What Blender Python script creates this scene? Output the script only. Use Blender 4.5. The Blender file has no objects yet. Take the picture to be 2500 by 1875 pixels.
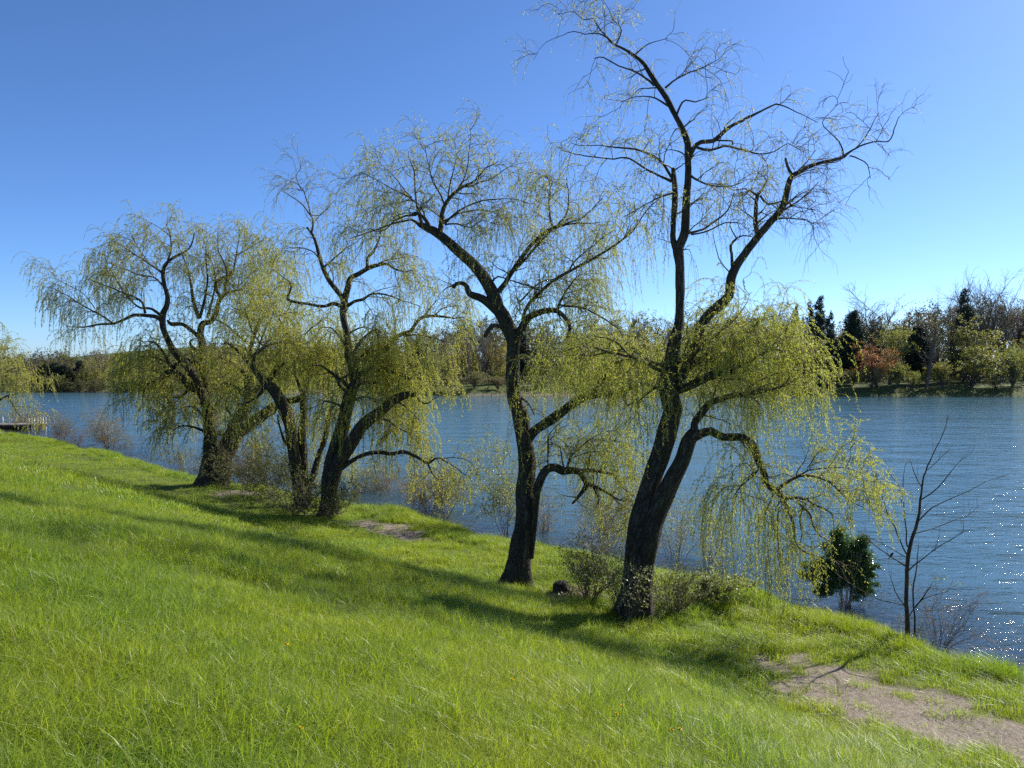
import bpy, math
import numpy as np
from mathutils import Vector

R = math.radians
C = bpy.context.scene.collection
sc = bpy.context.scene

# ------------------------------------------------------------------ camera, sky, sun, exposure
FPX = 1819.0            # focal length in photograph pixels (2500 wide)
CAMH = 6.5              # metres above the lake
PITCH = math.atan((937.5 - 880.0) / FPX)
cam_d = bpy.data.cameras.new('camera'); cam = bpy.data.objects.new('camera', cam_d); C.objects.link(cam)
cam_d.sensor_width = 36.0; cam_d.lens = 36.0 * FPX / 2500.0
cam_d.clip_start = 0.1; cam_d.clip_end = 6000
cam.location = (0, 0, CAMH); cam.rotation_euler = (R(90) - PITCH, 0, 0)
sc.camera = cam

SUN_EL, SUN_AZ = R(36), R(51)     # azimuth measured from the view direction (+Y) towards the right (+X)
w = bpy.data.worlds.new('World'); sc.world = w; w.use_nodes = True
nt = w.node_tree; nt.nodes.clear()
sky = nt.nodes.new('ShaderNodeTexSky'); sky.sky_type = 'NISHITA'; sky.sun_disc = False
sky.sun_elevation = SUN_EL; sky.sun_rotation = SUN_AZ
sky.altitude = 100; sky.air_density = 0.7; sky.dust_density = 0.30; sky.ozone_density = 10.0
bg = nt.nodes.new('ShaderNodeBackground'); bg.inputs[1].default_value = 0.099
wo = nt.nodes.new('ShaderNodeOutputWorld')
nt.links.new(sky.outputs[0], bg.inputs[0]); nt.links.new(bg.outputs[0], wo.inputs[0])
sd = bpy.data.lights.new('sun', 'SUN'); sun = bpy.data.objects.new('sun', sd); C.objects.link(sun)
sd.energy = 5.0; sd.angle = R(0.53); sd.color = (1.0, 0.95, 0.86)
sdir = Vector((math.sin(SUN_AZ) * math.cos(SUN_EL), math.cos(SUN_AZ) * math.cos(SUN_EL), math.sin(SUN_EL)))
sun.rotation_euler = sdir.to_track_quat('Z', 'Y').to_euler()
sc.view_settings.view_transform = 'Standard'; sc.view_settings.look = 'None'
sc.view_settings.exposure = 0.85; sc.view_settings.gamma = 1.0
sc.cycles.max_bounces = 6; sc.cycles.diffuse_bounces = 2; sc.cycles.glossy_bounces = 2
sc.cycles.transmission_bounces = 4; sc.cycles.transparent_max_bounces = 6
sc.cycles.use_denoising = False

rng = np.random.default_rng(7)
def V(*a): return np.array(a, float)
def nrm(a): return a / np.maximum(np.linalg.norm(a, axis=-1, keepdims=True), 1e-9)

def ray(px, py):
    u = (px - 1250.0) / FPX; v = (937.5 - py) / FPX
    c, s = math.cos(PITCH), math.sin(PITCH)
    return V(u, c + v * s, -s + v * c)
def P(px, py, Y):
    d = ray(px, py); return V(0, 0, CAMH) + d * (Y / d[1])
def on_z(px, py, z):
    d = ray(px, py); return V(0, 0, CAMH) + d * ((z - CAMH) / d[2])

# ------------------------------------------------------------------ materials
class NT:
    def __init__(s, name):
        s.m = bpy.data.materials.new(name); s.m.use_nodes = True; s.t = s.m.node_tree; s.t.nodes.clear()
        s.o = s.n('ShaderNodeOutputMaterial')
    def n(s, k, **kw):
        x = s.t.nodes.new(k)
        for a, b in kw.items(): setattr(x, a, b)
        return x
    def l(s, a, b): s.t.links.new(a, b)
    def noise(s, vec, scale, detail=4, rough=0.55, dist=0.0):
        x = s.n('ShaderNodeTexNoise'); x.inputs['Scale'].default_value = scale
        x.inputs['Detail'].default_value = detail; x.inputs['Roughness'].default_value = rough
        x.inputs['Distortion'].default_value = dist
        if vec is not None: s.l(vec, x.inputs['Vector'])
        return x
    def ramp(s, fac, stops):
        x = s.n('ShaderNodeValToRGB'); e = x.color_ramp.elements
        while len(e) < len(stops): e.new(0.5)
        for q, (p, c) in zip(e, stops): q.position = p; q.color = (*c, 1)
        s.l(fac, x.inputs[0]); return x
    def mixc(s, fac, a, b, mode='MIX'):
        x = s.n('ShaderNodeMix'); x.data_type = 'RGBA'; x.blend_type = mode
        for sock, val in ((x.inputs[0], fac), (x.inputs[6], a), (x.inputs[7], b)):
            if hasattr(val, 'is_linked'): s.l(val, sock)
            elif isinstance(val, tuple): sock.default_value = (*val, 1)
            else: sock.default_value = val
        return x.outputs[2]
    def mapping(s, vec, scale=(1, 1, 1), rot=(0, 0, 0)):
        x = s.n('ShaderNodeMapping'); x.inputs['Scale'].default_value = scale; x.inputs['Rotation'].default_value = rot
        s.l(vec, x.inputs[0]); return x.outputs[0]
    def math(s, op, a, b=0.0):
        x = s.n('ShaderNodeMath'); x.operation = op
        for sock, val in ((x.inputs[0], a), (x.inputs[1], b)):
            if hasattr(val, 'is_linked'): s.l(val, sock)
            else: sock.default_value = val
        return x.outputs[0]

def leaf_mat(name, c1, c2, trans=0.45, tmul=1.5, rough=0.5, var=0.0, spec=0.3, ttint=(1.0, 1.0, 0.6)):
    k = NT(name)
    at = k.n('ShaderNodeAttribute'); at.attribute_name = 'rnd'
    col = k.mixc(at.outputs['Fac'], c1, c2)
    if var:
        oi = k.n('ShaderNodeObjectInfo')
        hs = k.n('ShaderNodeHueSaturation')
        h = k.math('MULTIPLY_ADD', oi.outputs['Random'], var * 0.16); h.node.inputs[2].default_value = 0.5 - var * 0.08
        f = k.math('FRACT', k.math('MULTIPLY', oi.outputs['Random'], 17.3))
        v = k.math('MULTIPLY_ADD', f, var); v.node.inputs[2].default_value = 1 - var * 0.5
        k.l(h, hs.inputs['Hue']); k.l(v, hs.inputs['Value']); k.l(col, hs.inputs['Color']); col = hs.outputs[0]
    p = k.n('ShaderNodeBsdfPrincipled'); p.inputs['Roughness'].default_value = rough
    p.inputs['Specular IOR Level'].default_value = spec
    k.l(col, p.inputs['Base Color'])
    t = k.n('ShaderNodeBsdfTranslucent')
    tc = k.mixc(1.0, col, tuple(tmul * q for q in ttint), 'MULTIPLY')
    k.l(tc, t.inputs['Color'])
    mx = k.n('ShaderNodeMixShader'); mx.inputs[0].default_value = trans
    k.l(p.outputs[0], mx.inputs[1]); k.l(t.outputs[0], mx.inputs[2]); k.l(mx.outputs[0], k.o.inputs[0])
    return k.m

def bark_mat(name, c_dark, c_light, bump=0.02, moss=0.0):
    k = NT(name)
    at = k.n('ShaderNodeAttribute'); at.attribute_name = 'bark'
    v = k.mapping(at.outputs['Vector'], (1, 1, 0.16))
    n1 = k.noise(v, 26, 5, 0.6, 0.9)
    vo = k.n('ShaderNodeTexVoronoi'); vo.feature = 'DISTANCE_TO_EDGE'; vo.inputs['Scale'].default_value = 17
    wv = k.mixc(0.16, v, n1.outputs['Color']); k.l(wv, vo.inputs['Vector'])
    h = k.math('ADD', k.math('MINIMUM', k.math('MULTIPLY', vo.outputs['Distance'], 3.0), 0.7), k.math('MULTIPLY', n1.outputs['Fac'], 0.5))
    r = k.ramp(h, [(0.25, c_dark), (0.85, c_light)])
    col = r.outputs[0]
    n3 = k.noise(at.outputs['Vector'], 2.2, 3)
    col = k.mixc(k.math('MULTIPLY', n3.outputs['Fac'], 0.5), col, tuple(0.55 * q for q in c_light))
    if moss:
        n4 = k.noise(at.outputs['Vector'], 3.5, 5, 0.7)
        f = k.ramp(n4.outputs['Fac'], [(0.5, (0, 0, 0)), (0.62, (1, 1, 1))])
        col = k.mixc(k.math('MULTIPLY', f.outputs[0], moss), col, (0.09, 0.11, 0.035))
    p = k.n('ShaderNodeBsdfPrincipled'); p.inputs['Roughness'].default_value = 0.9; p.inputs['Specular IOR Level'].default_value = 0.2
    k.l(col, p.inputs['Base Color'])
    b = k.n('ShaderNodeBump'); b.inputs['Strength'].default_value = 0.9; b.inputs['Distance'].default_value = bump
    k.l(h, b.inputs['Height']); k.l(b.outputs[0], p.inputs['Normal'])
    k.l(p.outputs[0], k.o.inputs[0]); return k.m

def plain_mat(name, c, rough=0.8, spec=0.3, noise=0.25, scale=8):
    k = NT(name)
    g = k.n('ShaderNodeNewGeometry')
    n1 = k.noise(g.outputs['Position'], scale, 4)
    col = k.mixc(n1.outputs['Fac'], tuple(q * (1 - noise) for q in c), tuple(min(1, q * (1 + noise)) for q in c))
    p = k.n('ShaderNodeBsdfPrincipled'); p.inputs['Roughness'].default_value = rough
    p.inputs['Specular IOR Level'].default_value = spec
    k.l(col, p.inputs['Base Color']); k.l(p.outputs[0], k.o.inputs[0]); return k.m

M_bark = bark_mat('willow_bark', (0.020, 0.015, 0.011), (0.125, 0.10, 0.078), 0.03, 0.35)
M_bark2 = bark_mat('branch_bark', (0.035, 0.026, 0.019), (0.13, 0.10, 0.075), 0.012, 0.3)
M_twig = plain_mat('twig_bark', (0.125, 0.095, 0.055), 0.7, 0.3, 0.3, 3)
M_twig_y = plain_mat('young_twig_bark', (0.19, 0.165, 0.06), 0.6, 0.3, 0.3, 3)
M_twig_bare = plain_mat('bare_twig_bark', (0.13, 0.105, 0.08), 0.7, 0.3, 0.3, 3)
M_stem = plain_mat('shrub_stem_bark', (0.15, 0.115, 0.09), 0.7, 0.3, 0.35, 5)
M_stem_pale = plain_mat('pale_stem_bark', (0.26, 0.21, 0.19), 0.6, 0.4, 0.3, 5)
M_farwood = plain_mat('far_tree_bark', (0.115, 0.095, 0.08), 0.85, 0.2, 0.25, 1.5)
M_farwood_pale = plain_mat('far_pale_bark', (0.16, 0.14, 0.115), 0.85, 0.2, 0.25, 1.5)
M_leaf = leaf_mat('willow_leaf', (0.20, 0.23, 0.045), (0.36, 0.36, 0.09), 0.5, 1.75)
M_leaf_y = leaf_mat('yellow_willow_leaf', (0.24, 0.26, 0.045), (0.38, 0.36, 0.08), 0.5, 1.7)
M_leaf_dark = leaf_mat('glossy_bush_leaf', (0.035, 0.075, 0.014), (0.07, 0.13, 0.028), 0.28, 1.6, 0.25, spec=0.6)
M_leaf_pale = leaf_mat('pale_shrub_leaf', (0.20, 0.24, 0.09), (0.36, 0.38, 0.20), 0.4, 1.2, 0.4)
M_leaf_shrub = leaf_mat('shrub_leaf', (0.075, 0.10, 0.03), (0.16, 0.17, 0.055), 0.4, 1.4)
M_leaf_olive = leaf_mat('olive_bud', (0.17, 0.15, 0.06), (0.28, 0.22, 0.10), 0.4, 1.3)
M_leaf_red = leaf_mat('reddish_bud', (0.17, 0.10, 0.07), (0.26, 0.17, 0.11), 0.35, 1.2)
M_dry = leaf_mat('dry_leaf', (0.16, 0.10, 0.065), (0.42, 0.32, 0.25), 0.15, 1.0)
M_farleaf = leaf_mat('far_green_leaf', (0.15, 0.16, 0.04), (0.28, 0.27, 0.075), 0.45, 1.6, var=0.35)
M_farwillow = leaf_mat('far_willow_leaf', (0.27, 0.25, 0.055), (0.40, 0.36, 0.09), 0.45, 1.6, var=0.2)
M_farbud = leaf_mat('far_bud', (0.17, 0.16, 0.09), (0.29, 0.26, 0.16), 0.35, 1.2, var=0.2)
M_fardark = leaf_mat('conifer_needle', (0.022, 0.038, 0.024), (0.05, 0.075, 0.04), 0.15, 1.2, var=0.2)
M_farorange = leaf_mat('orange_leaf', (0.36, 0.14, 0.05), (0.50, 0.24, 0.09), 0.4, 1.2)
M_farred = leaf_mat('russet_bud', (0.13, 0.07, 0.045), (0.20, 0.11, 0.065), 0.35, 1.2)
M_farshrub = leaf_mat('far_shrub_leaf', (0.12, 0.115, 0.05), (0.23, 0.20, 0.09), 0.4, 1.5, var=0.4)

M_farwoodleaf = leaf_mat('woodland_leaf', (0.055, 0.055, 0.022), (0.12, 0.11, 0.045), 0.35, 1.4)
M_stone = plain_mat('shore_pebble', (0.30, 0.26, 0.24), 0.8, 0.3, 0.45, 14)
# ------------------------------------------------------------------ mesh helpers
def mesh(name, verts, quads, mats, mat_idx=None, smooth=False, attrs=None, vattr=None):
    me = bpy.data.meshes.new(name)
    verts = np.asarray(verts, np.float32); quads = np.asarray(quads, np.int32)
    me.vertices.add(len(verts)); me.vertices.foreach_set('co', verts.ravel())
    n = quads.shape[1]
    me.loops.add(quads.size); me.loops.foreach_set('vertex_index', quads.ravel())
    me.polygons.add(len(quads))
    me.polygons.foreach_set('loop_start', np.arange(0, quads.size, n, dtype=np.int32))
    if smooth: me.polygons.foreach_set('use_smooth', np.ones(len(quads), bool))
    for m in (mats if isinstance(mats, (list, tuple)) else [mats]): me.materials.append(m)
    if mat_idx is not None: me.polygons.foreach_set('material_index', np.asarray(mat_idx, np.int32))
    for k_, a in (attrs or {}).items():
        at = me.attributes.new(k_, 'FLOAT', 'POINT'); at.data.foreach_set('value', np.asarray(a, np.float32))
    for k_, a in (vattr or {}).items():
        at = me.attributes.new(k_, 'FLOAT_VECTOR', 'POINT'); at.data.foreach_set('vector', np.asarray(a, np.float32).ravel())
    me.update(calc_edges=True); return me

def obj(name, me, parent=None, loc=None):
    o = bpy.data.objects.new(name, me); C.objects.link(o)
    if loc is not None: o.location = loc
    if parent is not None: o.parent = parent
    return o
def tag(o, label=None, cat=None, group=None, kind=None):
    if label: o['label'] = label
    if cat: o['category'] = cat
    if group: o['group'] = group
    if kind: o['kind'] = kind
    return o
def thing(name, label, cat, loc, group=None):
    o = bpy.data.objects.new(name, None); C.objects.link(o); o.location = tuple(loc); o.empty_display_size = 0.3
    return tag(o, label, cat, group)

def tubes(Pt, Rd, S=3):
    """batch of tubes: Pt (N,K,3), Rd (N,K)"""
    N, K, _ = Pt.shape
    T = np.gradient(Pt, axis=1); T = nrm(T)
    ref = nrm(rng.normal(size=(N, 1, 3))); ref = np.repeat(ref, K, 1)
    a = nrm(np.cross(T, ref)); b = np.cross(T, a)
    th = np.linspace(0, 2 * np.pi, S, endpoint=False)
    v = Pt[:, :, None, :] + Rd[:, :, None, None] * (a[:, :, None, :] * np.cos(th)[None, None, :, None] + b[:, :, None, :] * np.sin(th)[None, None, :, None])
    base = (np.arange(N) * K * S)[:, None, None] + (np.arange(K - 1) * S)[None, :, None]
    j = np.arange(S); j2 = (j + 1) % S
    q = np.stack([base + j, base + j2, base + S + j2, base + S + j], -1)
    return v.reshape(-1, 3), q.reshape(-1, 4)

def catmull(p, step):
    p = np.asarray(p, float); out = []
    e = np.vstack([2 * p[0] - p[1], p, 2 * p[-1] - p[-2]])
    for i in range(len(p) - 1):
        n = max(2, int(np.linalg.norm(p[i + 1][:3] - p[i][:3]) / step))
        for t in np.linspace(0, 1, n, endpoint=False):
            a, b, c, d = e[i:i + 4]
            out.append(0.5 * ((2 * b) + (-a + c) * t + (2 * a - 5 * b + 4 * c - d) * t * t + (-a + 3 * b - 3 * c + d) * t ** 3))
    out.append(p[-1]); return np.array(out)

def limb_mesh(pts, rad, S, lump=0.08, seed=0, flare=False):
    """one limb: bark coordinates, lumpy ridged skin, rounded end"""
    r = np.random.default_rng(seed)
    pts = np.vstack([pts, pts[-1] + (pts[-1] - pts[-2]) * 0.3 * 1.0]); rad = np.append(rad, rad[-1] * 0.45)
    pts = np.vstack([pts, pts[-1] + (pts[-1] - pts[-2]) * 0.2]); rad = np.append(rad, 0.0005)
    K = len(pts); T = nrm(np.gradient(pts, axis=0))
    a = nrm(np.cross(T[0], V(0.3, 1, 0.2))); A = [a]
    for i in range(1, K):
        a = A[-1] - T[i] * np.dot(A[-1], T[i]); A.append(a / np.linalg.norm(a))
    A = np.array(A); B = np.cross(T, A)
    th = np.linspace(0, 2 * np.pi, S, endpoint=False)
    L = np.concatenate([[0], np.cumsum(np.linalg.norm(np.diff(pts, axis=0), axis=1))])
    m = np.ones((K, S))
    for k in range(7):
        fr = r.integers(1, 4 + k * 2); ph = r.uniform(0, 6.28); fl = r.uniform(0.4, 3.5); ph2 = r.uniform(0, 6.28)
        m += lump / (1 + 0.3 * k) * np.sin(fr * th[None, :] + ph + 1.2 * np.sin(fl * L[:, None] + ph2)) * np.sin(fl * L[:, None] + ph2 * 2)
    if flare:
        f = np.exp(-L / 0.38)[:, None]
        m += f * (0.50 + 0.30 * np.sin(4 * th[None, :] + r.uniform(0, 6)) + 0.12 * np.sin(7 * th[None, :] + 1))
        m += 0.05 * np.sin(6 * th[None, :] + 0.7 * L[:, None])
    rr = rad[:, None] * m
    v = pts[:, None, :] + rr[..., None] * (A[:, None, :] * np.cos(th)[None, :, None] + B[:, None, :] * np.sin(th)[None, :, None])
    r0 = np.maximum(rad[:, None], 0.02)
    bc = np.stack([r0 * np.cos(th)[None, :] * np.ones((K, 1)), r0 * np.sin(th)[None, :] * np.ones((K, 1)), L[:, None] * np.ones((1, S)) + seed * 3.3], -1)
    base = (np.arange(K - 1) * S)[:, None]; j = np.arange(S); j2 = (j + 1) % S
    q = np.stack([base + j, base + j2, base + S + j2, base + S + j], -1).reshape(-1, 4)
    return v.reshape(-1, 3), q, bc.reshape(-1, 3)

def resample(pts, rad, K):
    L = np.concatenate([[0], np.cumsum(np.linalg.norm(np.diff(pts, axis=0), axis=1))])
    t = np.linspace(0, L[-1], K)
    return np.stack([np.interp(t, L, pts[:, i]) for i in range(3)], -1), np.interp(t, L, rad)

def grow(Pp, Rp, rate, length, K=8, tan=0.5, perp=1.0, up=0.3, grav=0.5, wig=0.15, t0=0.0, t1=1.0, rad=(0.012, 0.003),
         den=None, r=None, lenvar=(0.6, 1.35), bias=None, relr=None, tip=0, droop_max=1.0):
    """grow children from a batch of parent polylines"""
    r = r or rng
    N, Kp, _ = Pp.shape
    L = np.linalg.norm(np.diff(Pp, axis=1), axis=2).sum(1)
    d = np.ones(N) if den is None else den
    cnt = r.poisson(L * rate * d * (t1 - t0)) + (tip if tip else 0)
    idx = np.repeat(np.arange(N), cnt); M = len(idx)
    t = r.uniform(t0, t1, M)
    if tip:
        first = np.concatenate([[0], np.cumsum(cnt)[:-1]])
        for q in range(tip): t[first + q] = r.uniform(0.93, 1.0, N)
    f = t * (Kp - 1); i0 = np.minimum(f.astype(int), Kp - 2); fr = (f - i0)[:, None]
    p0 = Pp[idx, i0] * (1 - fr) + Pp[idx, i0 + 1] * fr
    tg = nrm(Pp[idx, i0 + 1] - Pp[idx, i0])
    pr = Rp[idx, i0] * (1 - fr[:, 0]) + Rp[idx, i0 + 1] * fr[:, 0]
    rd = r.normal(size=(M, 3)); rd -= tg * (rd * tg).sum(1, keepdims=True); rd = nrm(rd)
    dr = nrm(tg * tan + rd * perp + V(0, 0, up) + (0 if bias is None else np.asarray(bias)))
    ln = (length if np.isscalar(length) else length[idx]) * r.uniform(lenvar[0], lenvar[1], M)
    step = ln / (K - 1)
    pts = np.empty((M, K, 3)); pts[:, 0] = p0; dcur = dr
    g = grav * r.uniform(0.6, 1.4, M)
    for k in range(1, K):
        dcur = nrm(dcur + V(0, 0, -1) * (g * step)[:, None] + wig * r.normal(size=(M, 3)))
        pts[:, k] = pts[:, k - 1] + dcur * step[:, None]
    ra = np.minimum(rad[0], pr * 0.75) if relr is None else np.minimum(pr * relr, rad[0])
    ra = np.maximum(ra, rad[1])
    rr = ra[:, None] + (rad[1] - ra)[:, None] * np.linspace(0, 1, K)[None, :] ** 0.8
    return pts, rr, d[idx]

def leaves(Pp, rate, ln, wd, den=None, t0=0.1, r=None, jit=0.01, rand=0.7, droop=0.3, lv=0.35):
    r = r or rng
    N, Kp, _ = Pp.shape
    L = np.linalg.norm(np.diff(Pp, axis=1), axis=2).sum(1)
    d = np.ones(N) if den is None else den
    cnt = r.poisson(L * rate * d); idx = np.repeat(np.arange(N), cnt); M = len(idx)
    t = r.uniform(t0, 1, M); f = t * (Kp - 1); i0 = np.minimum(f.astype(int), Kp - 2); fr = (f - i0)[:, None]
    p0 = Pp[idx, i0] * (1 - fr) + Pp[idx, i0 + 1] * fr + r.normal(size=(M, 3)) * jit
    tg = nrm(Pp[idx, i0 + 1] - Pp[idx, i0])
    dr = nrm(tg * (1 - rand) + nrm(r.normal(size=(M, 3))) * rand + V(0, 0, -droop))
    sd_ = nrm(np.cross(dr, r.normal(size=(M, 3))))
    l = ln * r.uniform(1 - lv, 1 + lv, M)[:, None]; w_ = wd * r.uniform(1 - lv, 1 + lv, M)[:, None]
    a = p0; tp = p0 + dr * l; m = p0 + dr * l * 0.45
    v = np.stack([a, m + sd_ * w_ / 2, tp, m - sd_ * w_ / 2], 1).reshape(-1, 3)
    q = np.arange(M * 4).reshape(-1, 4)
    rn = np.repeat(r.uniform(0, 1, M), 4)
    return v, q, rn

def merge(parts):
    vs, qs, o = [], [], 0
    for v, q in parts:
        vs.append(v); qs.append(q + o); o += len(v)
    return np.vstack(vs), np.vstack(qs)

# ------------------------------------------------------------------ the terrain
shore_px = [(2640, 1668), (2500, 1632), (2423, 1617), (2369, 1606), (2297, 1587), (2242, 1562), (2188, 1541), (2116, 1520), (2007, 1500), (1940, 1478),
            (1887, 1448), (1815, 1432), (1706, 1408), (1600, 1385), (1500, 1362), (1417, 1343), (1330, 1330), (1250, 1322), (1200, 1316), (1163, 1306), (1120, 1281),
            (1044, 1266), (997, 1250), (940, 1240), (881, 1230), (760, 1208), (640, 1190), (560, 1176), (497, 1165), (430, 1151), (373, 1131), (316, 1118), (271, 1103),
            (215, 1100), (192, 1095), (136, 1076), (54, 1061), (0, 1050)]
shore = [on_z(x, y, 0.30)[:2] for x, y in shore_px]
shore = [V(34, -30), V(22, -8), V(15, 7)] + shore + [V(-60, 79), V(-78, 92), V(-100, 118), V(-150, 150)]
shore = catmull(np.array([np.append(s, 0) for s in shore]), 1.0)[:, :2]
far_line = np.array([[-420, 230], [-220, 175], [-150, 163], [-100, 158], [-60, 153], [-38, 149], [-22, 142], [-5, 139], [30, 137.5], [70, 136], [110, 138], [160, 150], [240, 200], [420, 330]], float)
far_line = catmull(np.c_[far_line, np.zeros(len(far_line))], 6.0)[:, :2]

def sdist(xy, line, flip):
    xy = np.atleast_2d(xy); best = np.full(len(xy), 1e18); sg = np.ones(len(xy))
    for i in range(len(line) - 1):
        a, b = line[i], line[i + 1]; ab = b - a; L2 = ab @ ab
        if L2 < 1e-9: continue
        t = np.clip(((xy - a) @ ab) / L2, 0, 1); c = a + t[:, None] * ab; dv = xy - c
        d2 = (dv ** 2).sum(1); cr = ab[0] * dv[:, 1] - ab[1] * dv[:, 0]
        m = d2 < best - 1e-9; best[m] = d2[m]; sg[m] = np.sign(cr[m])
    return np.sqrt(best) * sg * flip

def vnoise(x, y, s, seed=0):
    r = np.random.default_rng(seed); g = r.uniform(-1, 1, (256, 256))
    u, v = np.asarray(x) / s + 37.3, np.asarray(y) / s + 91.7
    i, j = np.floor(u).astype(int), np.floor(v).astype(int); a, b = u - i, v - j
    a, b = a * a * (3 - 2 * a), b * b * (3 - 2 * b)
    G = lambda p, q: g[p % 256, q % 256]
    return (G(i, j) * (1 - a) * (1 - b) + G(i + 1, j) * a * (1 - b) + G(i, j + 1) * (1 - a) * b + G(i + 1, j + 1) * a * b)

PD = [-40, -8, -3, -0.6, 0.0, 0.25, 0.7, 3.0, 5.0, 6.3, 8.2, 11.7, 15, 18.9, 26, 45, 200, 3000]
PZ = [-3.0, -1.6, -0.55, -0.14, -0.02, 0.20, 0.36, 0.52, 0.72, 0.86, 1.52, 2.95, 3.98, 4.87, 5.9, 7.0, 8.0, 8.0]
FD = [-60, -8, 0, 0.6, 3, 20, 60, 200, 420, 3000]
FZ = [-3.0, -1.4, -0.05, 0.7, 1.1, 1.8, 2.6, 4.0, 4.5, 4.5]
_pd = np.linspace(-40, 60, 2001); _pz = np.interp(_pd, PD, PZ)
_k = np.hanning(25); _k /= _k.sum(); _pzs = np.convolve(np.pad(_pz, 12, mode='edge'), _k, 'valid')
_pzs = np.where(_pd < 1.0, _pz, _pzs)
def height(x, y, full=False):
    x = np.atleast_1d(np.asarray(x, float)); y = np.atleast_1d(np.asarray(y, float)); xy = np.stack([x, y], -1)
    d1 = sdist(xy, shore, 1); d2 = sdist(xy, far_line, 1)
    dd = d1 + 0.35 * vnoise(x, y, 2.3, 3) * np.clip(1 - abs(d1) / 6, 0, 1) + 0.12 * vnoise(x, y, 0.7, 4) * np.clip(1 - abs(d1) / 4, 0, 1)
    z1 = np.where(dd < 60, np.interp(dd, _pd, _pzs), np.interp(dd, PD, PZ))
    land = np.clip((dd - 0.4) / 2, 0, 1)
    z1 = z1 + land * (0.10 * vnoise(x, y, 3.1, 5) + 0.045 * vnoise(x, y, 0.9, 6) + 0.02 * vnoise(x, y, 0.35, 7))
    z2 = np.interp(d2 + 0.8 * vnoise(x, y, 5, 8), FD, FZ) + np.clip(d2 / 60, 0, 1) * vnoise(x, y, 60, 9) * 1.2
    z2 = z2 + np.clip(d2 / 100, 0, 1) * 9.5 * np.exp(-((x + 170) / 75) ** 2 - ((y - 440) / 110) ** 2)
    z = np.maximum(z1, z2)
    return (z, dd, d2) if full else z
def gz(x, y): return float(height(x, y)[0])
def ground_pt(px, py):
    Ys = np.linspace(2.5, 90, 1200); pts = np.array([P(px, py, Y) for Y in Ys]); h = height(pts[:, 0], pts[:, 1])
    i = np.argmax(pts[:, 2] < h); 
    return pts[i] if i > 0 else pts[-1]

# dirt patches: the worn strip in the lower right and the worn patch behind the middle willow
_dirt = [(1790, 1580, 0.5), (1870, 1592, 0.75), (1950, 1585, 0.6), (2060, 1612, 0.5), (1960, 1635, 0.6), (2050, 1665, 1.15), (2140, 1680, 1.3), (2230, 1705, 1.3), (2320, 1735, 1.3), (2420, 1765, 1.3), (2540, 1800, 1.3), (2680, 1840, 1.2),
         (905, 1262, 0.9), (945, 1268, 1.0), (985, 1280, 0.9), (1010, 1292, 0.6), (575, 1192, 0.9), (1340, 1470, 0.3)]
_dirtw = [(on_z(x, y, 0.75)[:2], r_) for x, y, r_ in _dirt]
def dirt(x, y):
    x = np.asarray(x, float); y = np.asarray(y, float); m = np.full(x.shape, -1.0)
    for c, r_ in _dirtw:
        m = np.maximum(m, 1.0 - np.hypot(x - c[0], y - c[1]) / (r_ * 1.45))
    m = m - 0.10 + np.clip(m + 0.25, 0, 1) * (0.42 * vnoise(x, y, 0.8, 11) + 0.32 * vnoise(x, y, 0.25, 12))
    return np.clip(m * 2.6, 0, 1)

def axis(lo, hi, c0, c1, s0, g):
    a = list(np.arange(c0, c1 + 1e-6, s0)); s = s0
    while a[-1] < hi: s *= g; a.append(a[-1] + s)
    s = s0
    while a[0] > lo: s *= g; a.insert(0, a[0] - s)
    return np.array(a)
gx = axis(-2500, 2500, -22, 15, 0.16, 1.06); gy = axis(-120, 2600, 2, 36, 0.16, 1.05)
X, Y_ = np.meshgrid(gx, gy); nx, ny = len(gx), len(gy)
Z, D1, D2 = height(X.ravel(), Y_.ravel(), True)
i = np.arange(nx - 1); j = np.arange(ny - 1); I, J = np.meshgrid(i, j); b0 = (J * nx + I).ravel()
gq = np.stack([b0, b0 + 1, b0 + nx + 1, b0 + nx], -1)

k = NT('lawn_soil'); g = k.n('ShaderNodeNewGeometry')
at_d = k.n('ShaderNodeAttribute'); at_d.attribute_name = 'dirt'
at_s = k.n('ShaderNodeAttribute'); at_s.attribute_name = 'bed'
n1 = k.noise(g.outputs['Position'], 1.3, 5, 0.65); n2 = k.noise(g.outputs['Position'], 38, 4, 0.7); n5 = k.noise(g.outputs['Position'], 9, 5, 0.7)
grassc = k.mixc(n1.outputs['Fac'], (0.055, 0.085, 0.018), (0.105, 0.15, 0.03))
grassc = k.mixc(k.math('MULTIPLY', n2.outputs['Fac'], 0.7), grassc, (0.07, 0.065, 0.03))
vor = k.n('ShaderNodeTexVoronoi'); vor.inputs['Scale'].default_value = 42; k.l(g.outputs['Position'], vor.inputs['Vector'])
vor2 = k.n('ShaderNodeTexVoronoi'); vor2.inputs['Scale'].default_value = 19; k.l(g.outputs['Position'], vor2.inputs['Vector'])
chips = k.mixc(k.math('ADD', k.math('MULTIPLY', vor.outputs['Color'], 0.5), k.math('MULTIPLY', vor2.outputs['Color'], 0.5)), (0.05, 0.038, 0.028), (0.50, 0.41, 0.34))
chips = k.mixc(k.math('MULTIPLY', n5.outputs['Fac'], 0.75), chips, (0.10, 0.085, 0.055))
col = k.mixc(at_d.outputs['Fac'], grassc, chips)
bedc = k.mixc(n5.outputs['Fac'], (0.20, 0.15, 0.13), (0.42, 0.33, 0.30))
col = k.mixc(at_s.outputs['Fac'], col, bedc)
p = k.n('ShaderNodeBsdfPrincipled'); p.inputs['Roughness'].default_value = 0.95; p.inputs['Specular IOR Level'].default_value = 0.15
k.l(col, p.inputs['Base Color'])
b = k.n('ShaderNodeBump'); b.inputs['Strength'].default_value = 0.8; b.inputs['Distance'].default_value = 0.02
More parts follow.
